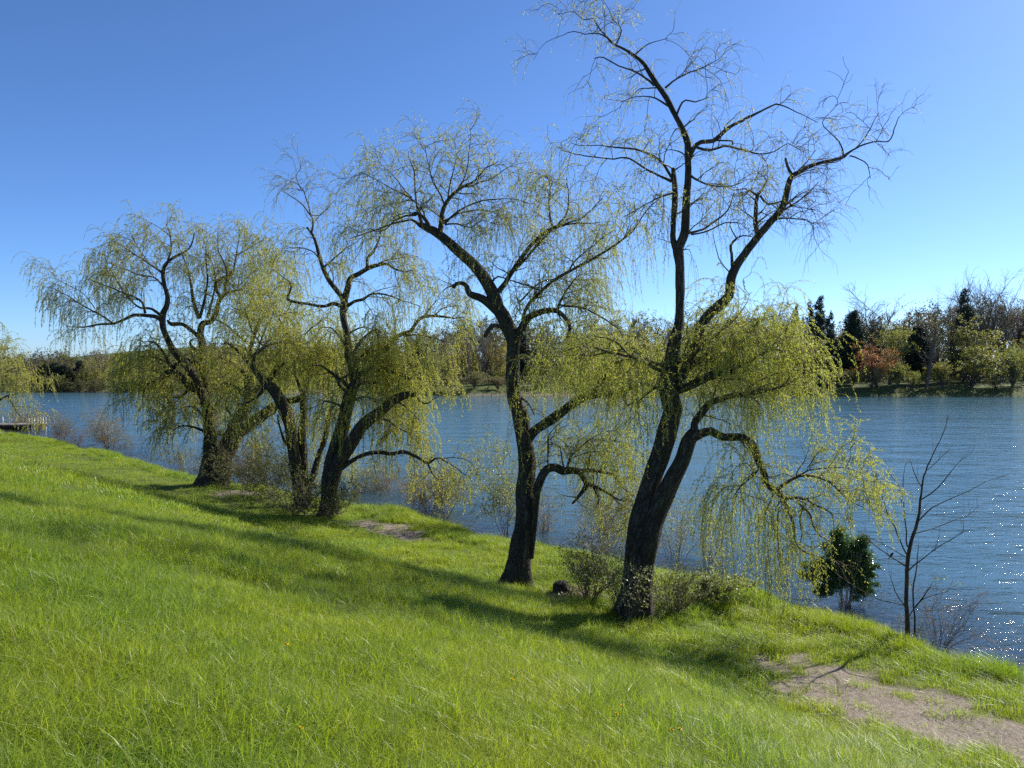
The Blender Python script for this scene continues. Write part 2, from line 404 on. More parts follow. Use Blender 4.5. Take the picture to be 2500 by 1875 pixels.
k.l(k.math('ADD', vor.outputs['Distance'], n2.outputs['Fac']), b.inputs['Height']); k.l(b.outputs[0], p.inputs['Normal'])
k.l(p.outputs[0], k.o.inputs[0]); M_ground = k.m
gme = mesh('ground', np.stack([X.ravel(), Y_.ravel(), Z], -1), gq, M_ground, smooth=True,
           attrs={'dirt': dirt(X.ravel(), Y_.ravel()) * (D1 > 0.4) * (D1 < 12), 'bed': np.clip((0.30 - D1) / 0.3, 0, 1) * (D2 < -3) * (Z < 0.16)})
tag(obj('ground', gme), 'grassy bank sloping down to the lake, with worn bare strips', None, None, 'structure')

# ------------------------------------------------------------------ the lake
wx = axis(-420, 420, -25, 25, 0.9, 1.10); wy = axis(-60, 330, 4, 60, 0.9, 1.10)
WX, WY = np.meshgrid(wx, wy); nwx, nwy = len(wx), len(wy)
Zb = height(WX.ravel(), WY.ravel())
i = np.arange(nwx - 1); j = np.arange(nwy - 1); I, J = np.meshgrid(i, j); b0 = (J * nwx + I).ravel()
wq = np.stack([b0, b0 + 1, b0 + nwx + 1, b0 + nwx], -1)
k = NT('lake_water'); g = k.n('ShaderNodeNewGeometry')
pos = g.outputs['Position']
dep = k.n('ShaderNodeAttribute'); dep.attribute_name = 'depth'
m1 = k.mapping(pos, (0.38, 1.0, 1), (0, 0, R(-14)))
w1 = k.noise(m1, 1.5, 3, 0.5, 0.5); w2 = k.noise(k.mapping(pos, (0.42, 1.0, 1), (0, 0, R(-20))), 3.4, 3, 0.5, 0.3)
w3 = k.noise(k.mapping(pos, (0.8, 1.0, 1), (0, 0, R(10))), 13, 3, 0.6)
w4 = k.noise(k.mapping(pos, (0.5, 1.0, 1), (0, 0, R(-8))), 0.28, 2, 0.5)
# fresher breeze in some lanes, calmer in others
lane = k.noise(k.mapping(pos, (0.12, 1.0, 1), (0, 0, R(4))), 0.05, 3, 0.6)
lanef = k.math('ADD', k.math('MULTIPLY', lane.outputs['Fac'], 1.2), 0.35)
hh = k.math('ADD', k.math('MULTIPLY', w1.outputs['Fac'], 0.105), k.math('MULTIPLY', w2.outputs['Fac'], 0.060))
hh = k.math('ADD', hh, k.math('MULTIPLY', w3.outputs['Fac'], 0.0155))
hh = k.math('MULTIPLY', hh, lanef)
hh = k.math('ADD', hh, k.math('MULTIPLY', w4.outputs['Fac'], 0.28))
bp = k.n('ShaderNodeBump'); bp.inputs['Strength'].default_value = 1.0; bp.inputs['Distance'].default_value = 1.0
k.l(hh, bp.inputs['Height'])
gl = k.n('ShaderNodeBsdfGlossy'); gl.inputs['Roughness'].default_value = 0.05; gl.inputs['Color'].default_value = (1, 1, 1, 1)
k.l(bp.outputs[0], gl.inputs['Normal'])
di = k.n('ShaderNodeBsdfDiffuse'); di.inputs['Color'].default_value = (0.070, 0.165, 0.225, 1)
tr = k.n('ShaderNodeBsdfTransparent'); tr.inputs['Color'].default_value = (0.72, 0.80, 0.78, 1)
mb = k.n('ShaderNodeMixShader'); k.l(dep.outputs['Fac'], mb.inputs[0]); k.l(tr.outputs[0], mb.inputs[1]); k.l(di.outputs[0], mb.inputs[2])
fr = k.n('ShaderNodeFresnel'); fr.inputs['IOR'].default_value = 1.333; k.l(bp.outputs[0], fr.inputs['Normal'])
mx = k.n('ShaderNodeMixShader'); k.l(fr.outputs[0], mx.inputs[0]); k.l(mb.outputs[0], mx.inputs[1]); k.l(gl.outputs[0], mx.inputs[2])
k.l(mx.outputs[0], k.o.inputs[0]); M_water = k.m
wme = mesh('lake_water', np.stack([WX.ravel(), WY.ravel(), np.zeros(WX.size)], -1), wq, M_water,
           attrs={'depth': np.clip(1 - np.exp(Zb / 1.3), 0, 1)})
tag(obj('water', wme), 'rippled blue lake with sun glints on its right side', None, None, 'structure')

def pebbles():
    r = np.random.default_rng(91); L = shore; cand = np.nonzero((L[:-1, 1] > 8) & (L[:-1, 1] < 70))[0]; n = 14000
    seg = cand[r.integers(0, len(cand), n)]; t_ = r.uniform(0, 1, n)[:, None]; p_ = L[seg] * (1 - t_) + L[seg + 1] * t_
    tg_ = nrm(L[seg + 1] - L[seg]); p_ = p_ + np.stack([-tg_[:, 1], tg_[:, 0]], -1) * r.normal(-0.15, 0.32, n)[:, None]
    z, dd_, _ = height(p_[:, 0], p_[:, 1], True); m = (dd_ < 0.35) & (z > -0.25); p_, z = p_[m], z[m]; n = len(z)
    c = np.array([[x, y, q] for q in (-1, 1) for x, y in ((-1, -1), (1, -1), (1, 1), (-1, 1))], float)
    sz = r.lognormal(-3.7, .45, n)[:, None, None]; a = r.uniform(0, 6.28, n); v = c[None] * V(1, .8, .5) * (1 + .35 * r.normal(size=(n, 8, 1))) * sz
    v = np.stack([v[..., 0] * np.cos(a)[:, None] - v[..., 1] * np.sin(a)[:, None], v[..., 0] * np.sin(a)[:, None] + v[..., 1] * np.cos(a)[:, None], v[..., 2]], -1) + np.c_[p_, z][:, None, :]
    fq = np.array([[0, 3, 2, 1], [4, 5, 6, 7], [0, 1, 5, 4], [1, 2, 6, 5], [2, 3, 7, 6], [3, 0, 4, 7]])
    tag(obj('pebbles', mesh('pebbles', v.reshape(-1, 3), (np.arange(n)[:, None, None] * 8 + fq[None]).reshape(-1, 4), M_stone, smooth=True)), 'small stones along the near waterline', 'pebbles', None, 'stuff')
pebbles()

# ------------------------------------------------------------------ grass (uncountable): tufts instanced over the bank
M_grass = NT('grass_blade'); k = M_grass
at = k.n('ShaderNodeAttribute'); at.attribute_name = 'rnd'; g = k.n('ShaderNodeNewGeometry')
col = k.mixc(at.outputs['Fac'], (0.100, 0.170, 0.014), (0.21, 0.29, 0.036))
n1 = k.noise(g.outputs['Position'], 0.45, 4, 0.6)
f = k.ramp(n1.outputs['Fac'], [(0.38, (0, 0, 0)), (0.62, (1, 1, 1))])
col = k.mixc(f.outputs[0], col, k.mixc(1.0, col, (1.35, 1.12, 0.8), 'MULTIPLY'))
old = k.math('GREATER_THAN', at.outputs['Fac'], 0.95)
col = k.mixc(old, col, (0.30, 0.30, 0.15))
p = k.n('ShaderNodeBsdfPrincipled'); p.inputs['Roughness'].default_value = 0.42; p.inputs['Specular IOR Level'].default_value = 0.45
k.l(col, p.inputs['Base Color'])
t = k.n('ShaderNodeBsdfTranslucent'); k.l(k.mixc(1.0, col, (2.1, 2.1, 0.9), 'MULTIPLY'), t.inputs['Color'])
mx = k.n('ShaderNodeMixShader'); mx.inputs[0].default_value = 0.42
k.l(p.outputs[0], mx.inputs[1]); k.l(t.outputs[0], mx.inputs[2]); k.l(mx.outputs[0], k.o.inputs[0]); M_grass = k.m

def tuft_mesh(name, n, rad, hgt, wid, lean, seed, K=4):
    r = np.random.default_rng(seed)
    a = r.uniform(0, 6.283, n); q = rad * np.sqrt(r.uniform(0, 1, n)); base = np.stack([q * np.cos(a), q * np.sin(a), np.full(n, -0.02)], -1)
    h = hgt * r.uniform(0.45, 1.25, n); ld = r.uniform(0, 6.283, n)
    ln = np.abs(r.normal(lean, lean * 0.6, n)); dirh = np.stack([np.cos(ld), np.sin(ld), np.zeros(n)], -1) + V(-0.35, -0.2, 0)
    face = r.uniform(0, 6.283, n); sd_ = np.stack([np.cos(face), np.sin(face), np.zeros(n)], -1)
    w_ = wid * r.uniform(0.6, 1.5, n); vs = []
    for kk in range(K):
        t = kk / (K - 1); c = base + np.stack([np.zeros(n), np.zeros(n), h * (t - 0.25 * ln * t * t)], -1) + dirh * (ln * h * t * t)[:, None]
        ww = w_ * (1 - t ** 1.6) * 0.5 + 0.0002
        vs += [c - sd_ * ww[:, None], c + sd_ * ww[:, None]]
    v = np.stack(vs, 1).reshape(-1, 3); b_ = (np.arange(n) * 2 * K)[:, None] + (np.arange(K - 1) * 2)[None, :]
    f = np.stack([b_, b_ + 1, b_ + 3, b_ + 2], -1).reshape(-1, 4)
    return mesh(name, v, f, M_grass, attrs={'rnd': np.repeat(r.uniform(0, 1, n), 2 * K)}, smooth=True)

tcol = bpy.data.collections.new('grass_tufts')
specs = []
for s in range(4): specs.append((52, 0.17, 0.19, 0.0060, 0.9, s))           # long slope grass
for s in range(2): specs.append((48, 0.15, 0.19, 0.0062, 1.6, 10 + s))        # flattened grass
for s in range(2): specs.append((60, 0.18, 0.055, 0.0050, 0.6, 20 + s))       # short strip grass
for s in range(2): specs.append((60, 0.16, 0.30, 0.0070, 0.6, 30 + s))        # tall tussock
for s in range(2): specs.append((46, 0.34, 0.17, 0.0125, 0.8, 40 + s))        # coarse, for far ground
for n_, sp in enumerate(specs):
    o = bpy.data.objects.new('grass_tuft_%02d' % n_, tuft_mesh('grass_tuft', *sp[:5], sp[5])); tcol.objects.link(o)

def scatter():
    r = np.random.default_rng(5); out = []
    def put(n, y0, y1, kinds, sc_, keep=None):
        # sample inside the visible wedge (plus a margin so that a sidestep still finds grass)
        u = r.uniform(0, 1, n); Yv = np.sqrt(y0 * y0 + (y1 * y1 - y0 * y0) * u); Xv = r.uniform(-0.80, 0.80, n) * (Yv + 1.2)
        z, d1, _ = height(Xv, Yv, True)
        m = (d1 > 0.15) & (d1 < 40)
        if keep is not None: m &= keep(Xv, Yv, d1, r)
        m &= r.uniform(0, 1, n) > (dirt(Xv, Yv) * 1.4 - .4) * 0.95 * (d1 < 12)
        Xv, Yv, z, d1 = Xv[m], Yv[m], z[m], d1[m]
        kk = np.array(kinds)[r.integers(0, len(kinds), len(Xv))]
        if y1 < 45 and 2 in kinds and 0 in kinds: kk = np.where((vnoise(Xv, Yv, 0.9, 28) + .6 * vnoise(Xv, Yv, 2.6, 29) > 0.38) & (r.uniform(0, 1, len(kk)) < .8), 4 + (kk % 2), kk)
        s_ = sc_ * r.uniform(0.75, 1.25, len(Xv)) * (1 + 0.30 * vnoise(Xv, Yv, 1.1, 21) + 0.25 * vnoise(Xv, Yv, 0.4, 22))
        out.append((Xv, Yv, z, kk, s_))
    slope = lambda x, y, d, r: d > 6.0 + 0.6 * vnoise(x, y, 1.5, 23)
    strip = lambda x, y, d, r: (d <= 6.4 + 0.5 * vnoise(x, y, 1.5, 23))
    edge = lambda x, y, d, r: (d < 1.5 + 0.7 * vnoise(x, y, 1.2, 24)) & (vnoise(x, y, 1.6, 25) > -0.15)
    put(15500, 2.2, 9, [0, 1, 2, 3, 0, 1, 2, 3, 4, 5], 0.85, slope)
    put(15500, 9, 19, [0, 1, 2, 3, 4, 5, 2], 0.95, slope)
    put(24000, 19, 42, [0, 1, 10, 11], 1.0, slope)
    def put_shore(n, d0, d1_, kinds, sc_, keep, pw=1.0):
        L = shore; ok = (L[:-1, 1] > 5) & (L[:-1, 1] < 62); cand = np.nonzero(ok)[0]
        seg = cand[r.integers(0, len(cand), n)]; t_ = r.uniform(0, 1, n)[:, None]; p_ = L[seg] * (1 - t_) + L[seg + 1] * t_
        tg_ = nrm(L[seg + 1] - L[seg]); nr_ = np.stack([-tg_[:, 1], tg_[:, 0]], -1)
        p_ = p_ + nr_ * (d0 + (d1_ - d0) * r.uniform(0, 1, n) ** pw)[:, None]; Xv, Yv = p_[:, 0], p_[:, 1]
        z, dd_, _ = height(Xv, Yv, True); m = (dd_ > 0.05) & keep(Xv, Yv, dd_, r) & (r.uniform(0, 1, n) > dirt(Xv, Yv) * 0.97)
        Xv, Yv, z = Xv[m], Yv[m], z[m]; kk = np.array(kinds)[r.integers(0, len(kinds), len(Xv))]
        out.append((Xv, Yv, z, kk, sc_ * r.uniform(0.7, 1.25, len(Xv)) * (1 + 0.35 * vnoise(Xv, Yv, 0.9, 21))))
    put(42000, 6, 27, [6, 7, 6, 7, 2], 1.0, strip)
    put_shore(24000, 0.1, 7.5, [6, 7, 6, 7, 2], 1.0, strip)
    put_shore(9000, 0.0, 1.3, [8, 9, 0, 1, 2], 0.80, lambda x, y, d, r: (vnoise(x, y, 1.3, 25) > -0.35), 1.3)
    put_shore(2200, 0.2, 2.2, [8, 9], 1.0, lambda x, y, d, r: (vnoise(x, y, 1.1, 27) > 0.25), 1.2)
    put(9500, 42, 100, [10, 11], 1.1)
    put(900, 8, 28, [8, 9], 0.8, lambda x, y, d, r: (d < 4.5) & (vnoise(x, y, 1.3, 26) > 0.45))
    cat = [np.concatenate(c) for c in zip(*out)]
    return cat
gX, gY, gZ, gK, gS = scatter()
def clumps(spots):
    r = np.random.default_rng(15); xs, ys, ks, ss = [], [], [], []
    for px_, py_, n_, rad_, sz in spots:
        c = on_z(px_, py_, .5); xs.append(c[0] + r.normal(0, rad_, n_)); ys.append(c[1] + r.normal(0, rad_ * .7, n_)); ks.append(r.integers(8, 10, n_)); ss.append(sz * r.uniform(.6, 1.2, n_))
    xs, ys = np.concatenate(xs), np.concatenate(ys); z, d, _ = height(xs, ys, True); m = d > 0.05
    return xs[m], ys[m], z[m], np.concatenate(ks)[m], np.concatenate(ss)[m]
cX, cY, cZ, cK, cS = clumps([(1700, 1415, 60, .35, 1.0), (1760, 1428, 70, .35, 1.1), (1820, 1440, 90, .4, 1.2), (1880, 1455, 90, .35, 1.2), (1935, 1478, 90, .35, 1.1), (1990, 1505, 90, .3, 1.0), (2040, 1520, 70, .3, 1.0), (2100, 1525, 40, .25, .8),
    (1420, 1355, 80, .4, .9), (1340, 1345, 60, .4, .8), (2180, 1545, 40, .25, .7), (1010, 1262, 80, .5, .9), (950, 1248, 60, .5, .8), (1060, 1275, 80, .5, .9), (1200, 1320, 60, .4, .7), (1260, 1432, 24, .3, .8), (1530, 1512, 60, .35, .8), (1600, 1490, 60, .5, .7), (300, 1106, 40, .5, 1.2), (445, 1155, 40, .5, 1.1)])
gX, gY, gZ, gK, gS = [np.concatenate(q_) for q_ in ((gX, cX), (gY, cY), (gZ, cZ), (gK, cK), (gS, cS))]
gm = bpy.data.meshes.new('grass_points'); gm.vertices.add(len(gX))
gm.vertices.foreach_set('co', np.stack([gX, gY, gZ], -1).astype(np.float32).ravel())
a_ = gm.attributes.new('pick', 'INT', 'POINT'); a_.data.foreach_set('value', gK.astype(np.int32))
a_ = gm.attributes.new('size', 'FLOAT', 'POINT'); a_.data.foreach_set('value', gS.astype(np.float32))
eul = np.stack([rng.normal(0, 0.10, len(gX)), rng.normal(0, 0.10, len(gX)), rng.uniform(-1.1, 1.1, len(gX)) + (rng.uniform(0, 1, len(gX)) > 0.75) * 3.1], -1)
a_ = gm.attributes.new('turn', 'FLOAT_VECTOR', 'POINT'); a_.data.foreach_set('vector', eul.astype(np.float32).ravel())
gm.materials.append(M_grass)
go = obj('grass', gm); tag(go, 'long fresh green grass covering the bank', 'grass', None, 'stuff')
ng = bpy.data.node_groups.new('grass_on_points', 'GeometryNodeTree')
ng.interface.new_socket('Geometry', in_out='INPUT', socket_type='NodeSocketGeometry'); ng.interface.new_socket('Geometry', in_out='OUTPUT', socket_type='NodeSocketGeometry')
N_ = ng.nodes; gi = N_.new('NodeGroupInput'); gout = N_.new('NodeGroupOutput'); ip = N_.new('GeometryNodeInstanceOnPoints'); ci = N_.new('GeometryNodeCollectionInfo')
ci.inputs['Collection'].default_value = tcol; ci.inputs['Separate Children'].default_value = True; ci.inputs['Reset Children'].default_value = True
def named(nm, ty):
    x = N_.new('GeometryNodeInputNamedAttribute'); x.data_type = ty; x.inputs['Name'].default_value = nm; return x.outputs['Attribute']
ip.inputs['Pick Instance'].default_value = True
L_ = ng.links; L_.new(gi.outputs[0], ip.inputs['Points']); L_.new(ci.outputs[0], ip.inputs['Instance']); L_.new(named('pick', 'INT'), ip.inputs['Instance Index'])
e2 = N_.new('FunctionNodeEulerToRotation'); L_.new(named('turn', 'FLOAT_VECTOR'), e2.inputs[0]); L_.new(e2.outputs[0], ip.inputs['Rotation'])
L_.new(named('size', 'FLOAT'), ip.inputs['Scale']); L_.new(ip.outputs[0], gout.inputs[0])
md = go.modifiers.new('grass', 'NODES'); md.node_group = ng

# ------------------------------------------------------------------ traced willows
REG = {'R1': (0, 450, .36166), 'R2': (400, 850, .36166), 'R3': (600, 250, .36166), 'R4': (1150, 0, .49729), 'R5': (1050, 750, .36166), 'R6': (1200, 1000, .36166),
       'R7': (1700, 600, .36166), 'R8': (1700, 1100, .36166), 'S1': (0, 800, .22604), 'S2': (900, 700, .27125), 'S3': (500, 600, .27125), 'S4': (280, 800, .28346), 'F': (0, 0, 1)}
class Tree:
    def __init__(s, base_px, seed, yadd=0.0):
        s.g = ground_pt(*base_px); s.Y0 = s.g[1] + yadd; s.limbs = []; s.seed = seed; s.r = np.random.default_rng(seed); s.rel = []
    def limb(s, spec, dd=None, den=1.0, kind='branch', hang=1.0, leaf=1.0, free=False):
        reg = None; px = []
        for tok in spec.split():
            if tok[0] == '@': reg = REG[tok[1:]]; continue
            q = [float(a) for a in tok.split(',')]
            px.append((reg[0] + q[0] * reg[2], reg[1] + q[1] * reg[2], q[2] * reg[2]))
        px = np.array(px)
        if s.limbs and not free:
            best = None
            for L in s.limbs:
                d = np.hypot(L['px'][:, 0] - px[0, 0], L['px'][:, 1] - px[0, 1]); i_ = d.argmin()
                if best is None or d[i_] < best[0]: best = (d[i_], L['dep'][i_])
            d0 = best[1]
        else: d0 = 0.0
        if dd is None: dd = s.r.uniform(-1.0, 1.0) * 0.45
        cl = np.concatenate([[0], np.cumsum(np.hypot(*np.diff(px[:, :2], axis=0).T))]); Lm = cl[-1] * s.Y0 / FPX
        tt = cl / cl[-1]; dep = d0 + dd * Lm * tt
        pts = np.array([P(a[0], a[1], s.Y0 + dz) for a, dz in zip(px, dep)])
        rad = px[:, 2] / 2 * (s.Y0 + dep) / FPX
        q = catmull(np.c_[pts, rad, dep, px[:, :2]], 0.10 if rad[0] > 0.05 else 0.14)
        w_ = s.r.normal(size=(len(q), 3)); 
        ker = np.ones(5) / 5
        for a in range(3): w_[:, a] = np.convolve(w_[:, a], ker, 'same')
        q[1:-1, :3] += w_[1:-1] * (0.012 + 0.02 * (q[1:-1, 3:4] < 0.03))
        L = dict(p=q[:, :3], r=np.maximum(q[:, 3], 0.004), dep=q[:, 4], px=q[:, 5:7], den=den, kind=kind, hang=hang, leaf=leaf, len=Lm)
        s.limbs.append(L); return L
    def build(s, name, label, cat, group, p, leafm, twigm, loc=None):
        base = s.g if loc is None else loc
        root = thing(name, label, cat, base, group); b3 = np.asarray(base, float)
        r = s.r
        for n_, L in enumerate(s.limbs):
            S = 22 if L['kind'] == 'trunk' else (14 if L['r'].max() > 0.05 else 7)
            v, q, bc = limb_mesh(L['p'] - b3, L['r'], S, 0.07 if L['r'].max() > 0.04 else 0.04, s.seed * 31 + n_, flare=(L['kind'] == 'trunk' and L.get('flare', False)))
            obj('trunk' if L['kind'] == 'trunk' else 'branch', mesh('trunk' if L['kind'] == 'trunk' else 'branch', v, q, M_bark if L['r'].max() > 0.07 else M_bark2, smooth=True, vattr={'bark': bc}), root)
        # limbs as one batch
        A = [(resample(L['p'], L['r'], 24), L) for L in s.limbs if L['den'] > 0]
        Pp = np.array([a[0][0] for a in A]); Rp = np.array([a[0][1] for a in A])
        den = np.array([a[1]['den'] for a in A]); lf = np.array([a[1]['leaf'] for a in A]); hg = np.array([a[1]['hang'] for a in A])
        T0 = np.array([0.45 if a[1]['kind'] == 'trunk' else 0.12 for a in A])
        k_ = np.arange(24)[None, :]
        Q = []
        def carry(fun, P_, R_, dn, lf_, hg_, **kw):
            # grow children and let them inherit leaf density and hang
            idn = np.arange(len(P_), dtype=float)
            pp, rr, ii = grow(P_, R_, den=np.ones(len(P_)), **kw) if False else (None, None, None)
        def g2(P_, R_, dn, ids, rate, length, **kw):
            N = len(P_); Ls = np.linalg.norm(np.diff(P_, axis=1), axis=2).sum(1)
            # encode parent id through repeated density trick: grow one batch, recover ids by nearest start on parent index array
            st = r.bit_generator.state
            tip = kw.get('tip', 0); t0 = kw.get('t0', 0.0); t1 = kw.get('t1', 1.0)
            cnt = r.poisson(Ls * rate * dn * (t1 - t0)) + tip
            r.bit_generator.state = st
            pp, rr, d_ = grow(P_, R_, rate, length, den=dn, r=r, **kw)
            return pp, rr, d_, ids[np.repeat(np.arange(N), cnt)]
        ids = np.arange(len(A))
        # level 1: side boughs from limbs, kept off the thick lower trunk
        ok = [(a[0][1] < p.get('rmax', 0.11)).mean() for a in A]
        P1s = []
        for q_, (a, L) in enumerate(A):
            m = a[1] < p.get('rmax', 0.11)
            if m.sum() < 4: m = np.arange(24) > 17
            t_first = np.argmax(m) / 23
            pp = np.stack([np.interp(np.linspace(max(t_first, 0.10 if L['kind'] != 'trunk' else t_first), 1, 24), np.linspace(0, 1, 24), a[0][:, c]) for c in range(3)], -1)
            rr_ = np.interp(np.linspace(max(t_first, 0.10), 1, 24), np.linspace(0, 1, 24), a[1]); P1s.append((pp, rr_))
        Pp = np.array([a[0] for a in P1s]); Rp = np.array([a[1] for a in P1s])
        b1, r1, d1, i1 = g2(Pp, Rp, den, ids, p['sub'], p['sublen'], K=9, tan=0.55, perp=0.9, up=p.get('up', 0.45), grav=p.get('g1', 0.55), wig=0.20, rad=(0.022, 0.006), tip=2, relr=0.55)
        b2, r2, d2, i2 = g2(b1, r1, np.ones(len(b1)), i1, p['twig'], p['twiglen'], K=7, tan=0.7, perp=0.8, up=0.25, grav=1.0, wig=0.20, rad=(0.008, 0.0035), tip=1, t0=0.1)
        allb = [(b1, i1, 0.7), (b2, i2, 1.0)]
        parts = [tubes(b1 - b3, r1, 4), tubes(b2 - b3, r2, 3)]
        S_ = []
        for bb, ib, mul in allb:
            rr_ = np.full(bb.shape[:2], 0.004)
            hl = p['hang'] * hg[ib]
            ss, sr, sd_, si = g2(bb, rr_, np.ones(len(bb)) * mul, ib, p['strand'], hl, K=9, tan=0.8, perp=0.45, up=0.05, grav=p.get('g3', 3.2), wig=0.10, rad=(0.0035, 0.0022), tip=1, lenvar=(0.25, 1.45))
            S_.append((ss, sr, si))
        st_p = np.concatenate([a[0] for a in S_]); st_r = np.concatenate([a[1] for a in S_]); st_i = np.concatenate([a[2] for a in S_])
        # keep strands off the ground
        thin = p.get('thin', 0.0030); sv, sq = tubes(st_p - b3, st_r * thin / 0.0030, 3)
        tv, tq = merge(parts)
        obj('twig_mass', mesh('twig_mass', tv, tq, M_twig if twigm is None else twigm[0]), root)
        lfd = lf[st_i]
        l1 = leaves(st_p, p['leaf'], p['ll'], p['lw'], den=lfd, r=r, rand=0.5)
        l2 = leaves(b2, p['leaf'] * 0.7, p['ll'], p['lw'], den=lf[i2], r=r)
        lv, lq = merge([(l1[0] - b3, l1[1]), (l2[0] - b3, l2[1])]); rn = np.concatenate([l1[2], l2[2]])
        av, aq = merge([(sv, sq), (lv, lq)])
        mi = np.concatenate([np.ones(len(sq), int), np.zeros(len(lq), int)])
        obj('foliage', mesh('foliage', av, aq, [leafm, M_twig_y if twigm is None else twigm[1]], mi, attrs={'rnd': np.concatenate([np.zeros(len(sv)), rn])}), root)
        print(name, 'strands', len(st_p), 'leaves', len(lq), 'twigs', len(b2), 'at', np.round(base, 1))
        return root

GW = 'weeping willows along the near bank'
# ---- the big two-stemmed willow right of centre
t = Tree((1520, 1505), 5)
L = t.limb('@R6 940,1400,185 965,1150,150 985,1000,150 1005,780,142 1050,600,130 1105,400,125 1165,200,125 1220,0,115 @R5 1634,691,125 1615,600,130 1610,500,125 1625,400,105 1650,250,82 1680,100,60 1685,0,55 @R4 1025,1400,45 1022,1300,45 1014,1230,50 1030,1190,42 1050,1140,40 1055,1050,38 1060,950,34 1068,850,32 1065,760,32', dd=0.02, den=0.25, kind='trunk', leaf=.8); L['flare'] = True
t.limb('@R6 1010,1400,150 1040,1100,115 1075,850,130 1110,720,122 1165,600,118 1220,480,112 1290,350,100 1330,220,95 1375,150,75', dd=-0.10, den=0.05, kind='trunk', free=True)['flare'] = True
t.limb('@R4 1065,770,32 1065,710,33 1045,650,30 1020,600,26 990,540,26 960,480,26 920,425,24 880,365,21 845,310,18 800,275,15 750,240,12 715,220,11 690,200,9 650,170,7 610,165,5 560,170,4 500,155,4 450,175,3 400,195,2.5 350,230,2 310,290,1.5', dd=0.15, den=0.5, leaf=.45, hang=.6)
t.limb('@R4 1012,1235,34 995,1180,30 995,1100,28 1000,1000,28 998,900,26 992,830,20', dd=0.2, den=0.5, leaf=.8)
t.limb('@R4 990,880,16 970,850,14 920,790,12 860,760,11 800,735,10 740,725,9 680,725,7 640,715,5 560,710,4 500,705,3', dd=-0.2, den=1.0, leaf=.9, hang=.8)
t.limb('@R4 985,890,16 930,860,11 870,830,10 800,790,9 760,770,8 700,775,7 640,770,6 560,765,6 510,760,5 450,740,3', dd=0.3, den=1.0, leaf=.9, hang=.8)
t.limb('@R4 985,950,10 930,965,8 880,990,6 830,1020,5 760,1060,4', dd=-.4, den=1.2, hang=1.1)
t.limb('@R4 1075,770,28 1090,730,25 1130,695,21 1190,690,20 1250,640,18 1310,605,14 1380,575,12 1440,545,9 1490,515,8 1540,525,6 1620,560,4 1700,600,3', dd=0.2, den=1.0, leaf=.65, hang=.7)
t.limb('@R4 1110,725,14 1180,735,12 1240,710,11 1300,720,10 1370,740,9 1420,755,7 1490,745,5 1560,700,4 1620,740,3', dd=-.35, den=1.0, leaf=.3, hang=.7)
t.limb('@R4 1200,690,9 1275,690,8 1285,710,7', dd=.1, den=0)
t.limb('@R4 900,420,13 850,380,10 790,350,8 720,325,7 650,290,6 610,285,5', dd=-.3, den=.45, leaf=.4, hang=.5)
t.limb('@R4 690,205,8 640,150,7 600,95,6 550,100,4 500,60,3 430,70,2', dd=.3, den=.6, leaf=.5, hang=.45)
t.limb('@R4 715,215,8 740,150,6 700,100,4 680,50,3 650,0,2', dd=-.4, den=.8, leaf=.6, hang=.45)
t.limb('@R4 955,430,12 990,400,9 1050,370,8 1130,340,6 1200,300,3', dd=.3, den=1.3, leaf=.22, hang=.6)
t.limb('@R4 800,275,8 850,235,6 900,210,4 960,190,3', dd=.3, den=.8, leaf=.4, hang=.5)
t.limb('@R4 970,520,12 930,500,9 880,480,6 800,480,4 740,500,3', dd=.4, den=.9, leaf=.6, hang=.6)
t.limb('@R4 1010,565,12 1020,520,10 1050,490,8 1100,500,6 1160,480,4', dd=-.4, den=.6, leaf=.15, hang=.5)
t.limb('@R4 1065,1145,14 1130,1130,10 1200,1080,9 1260,1030,7 1290,950,5', dd=.3, den=.8, leaf=.3, hang=.6)
t.limb('@R4 1080,1152,9 1150,1138,8 1250,1095,6 1310,1095,4', dd=-.5, den=.7, leaf=.2, hang=.6)
t.limb('@R4 1075,860,14 1150,900,9 1240,920,6 1320,900,4', dd=-.6, den=1.3, leaf=.6, hang=.8)
# right leader rising out of the skirt
t.limb('@R5 1650,570,80 1715,420,62 1780,260,55 @R4 1128,1600,48 1160,1550,48 1220,1495,52 1265,1450,46 1275,1370,46 1300,1310,42 1350,1240,38 1410,1160,36 1470,1090,34 1520,1030,32 1545,970,30 1562,900,28 1580,862,26 1620,840,18 1700,805,16 1780,785,16 1830,770,14 1870,735,9 1930,710,8 2000,698,6 2050,695,6 2080,640,5 2100,575,3', dd=0.10, den=.18, leaf=.08, hang=.3)
t.limb('@R4 1578,862,18 1555,820,15 1545,780,11', dd=-.1, den=0)
t.limb('@R4 1860,765,8 1900,780,6 1950,810,5 1960,870,3', dd=.2, den=.6, leaf=0, hang=.2)
t.limb('@R4 1830,772,8 1800,700,6 1750,640,5 1725,600,4 1760,560,3 1800,510,3 1790,475,2', dd=-.2, den=.35, leaf=0, hang=.15)
t.limb('@R4 1880,735,6 1930,680,5 1970,620,4 2000,560,3', dd=.3, den=1.6, leaf=0, hang=.3)
t.limb('@R4 1410,1160,24 1395,1100,22 1400,1030,20 1405,960,16 1430,930,10 1450,890,7', dd=.2, den=1.2, leaf=.06, hang=.5)
t.limb('@R4 1405,960,12 1350,930,7 1290,940,5 1230,900,3', dd=-.4, den=1.3, leaf=.5, hang=.8)
t.limb('@R4 1420,960,12 1460,1000,10 1530,990,7 1600,1020,5 1680,1030,3', dd=-.3, den=1.8, leaf=.03, hang=.5)
t.limb('@R4 1520,1040,12 1580,1010,8 1640,960,6 1700,900,4', dd=.4, den=1.8, leaf=.03, hang=.5)
t.limb('@R4 1500,1075,10 1580,1075,7 1640,1080,5 1685,1100,3', dd=-.4, den=1.2, leaf=.03, hang=.4)
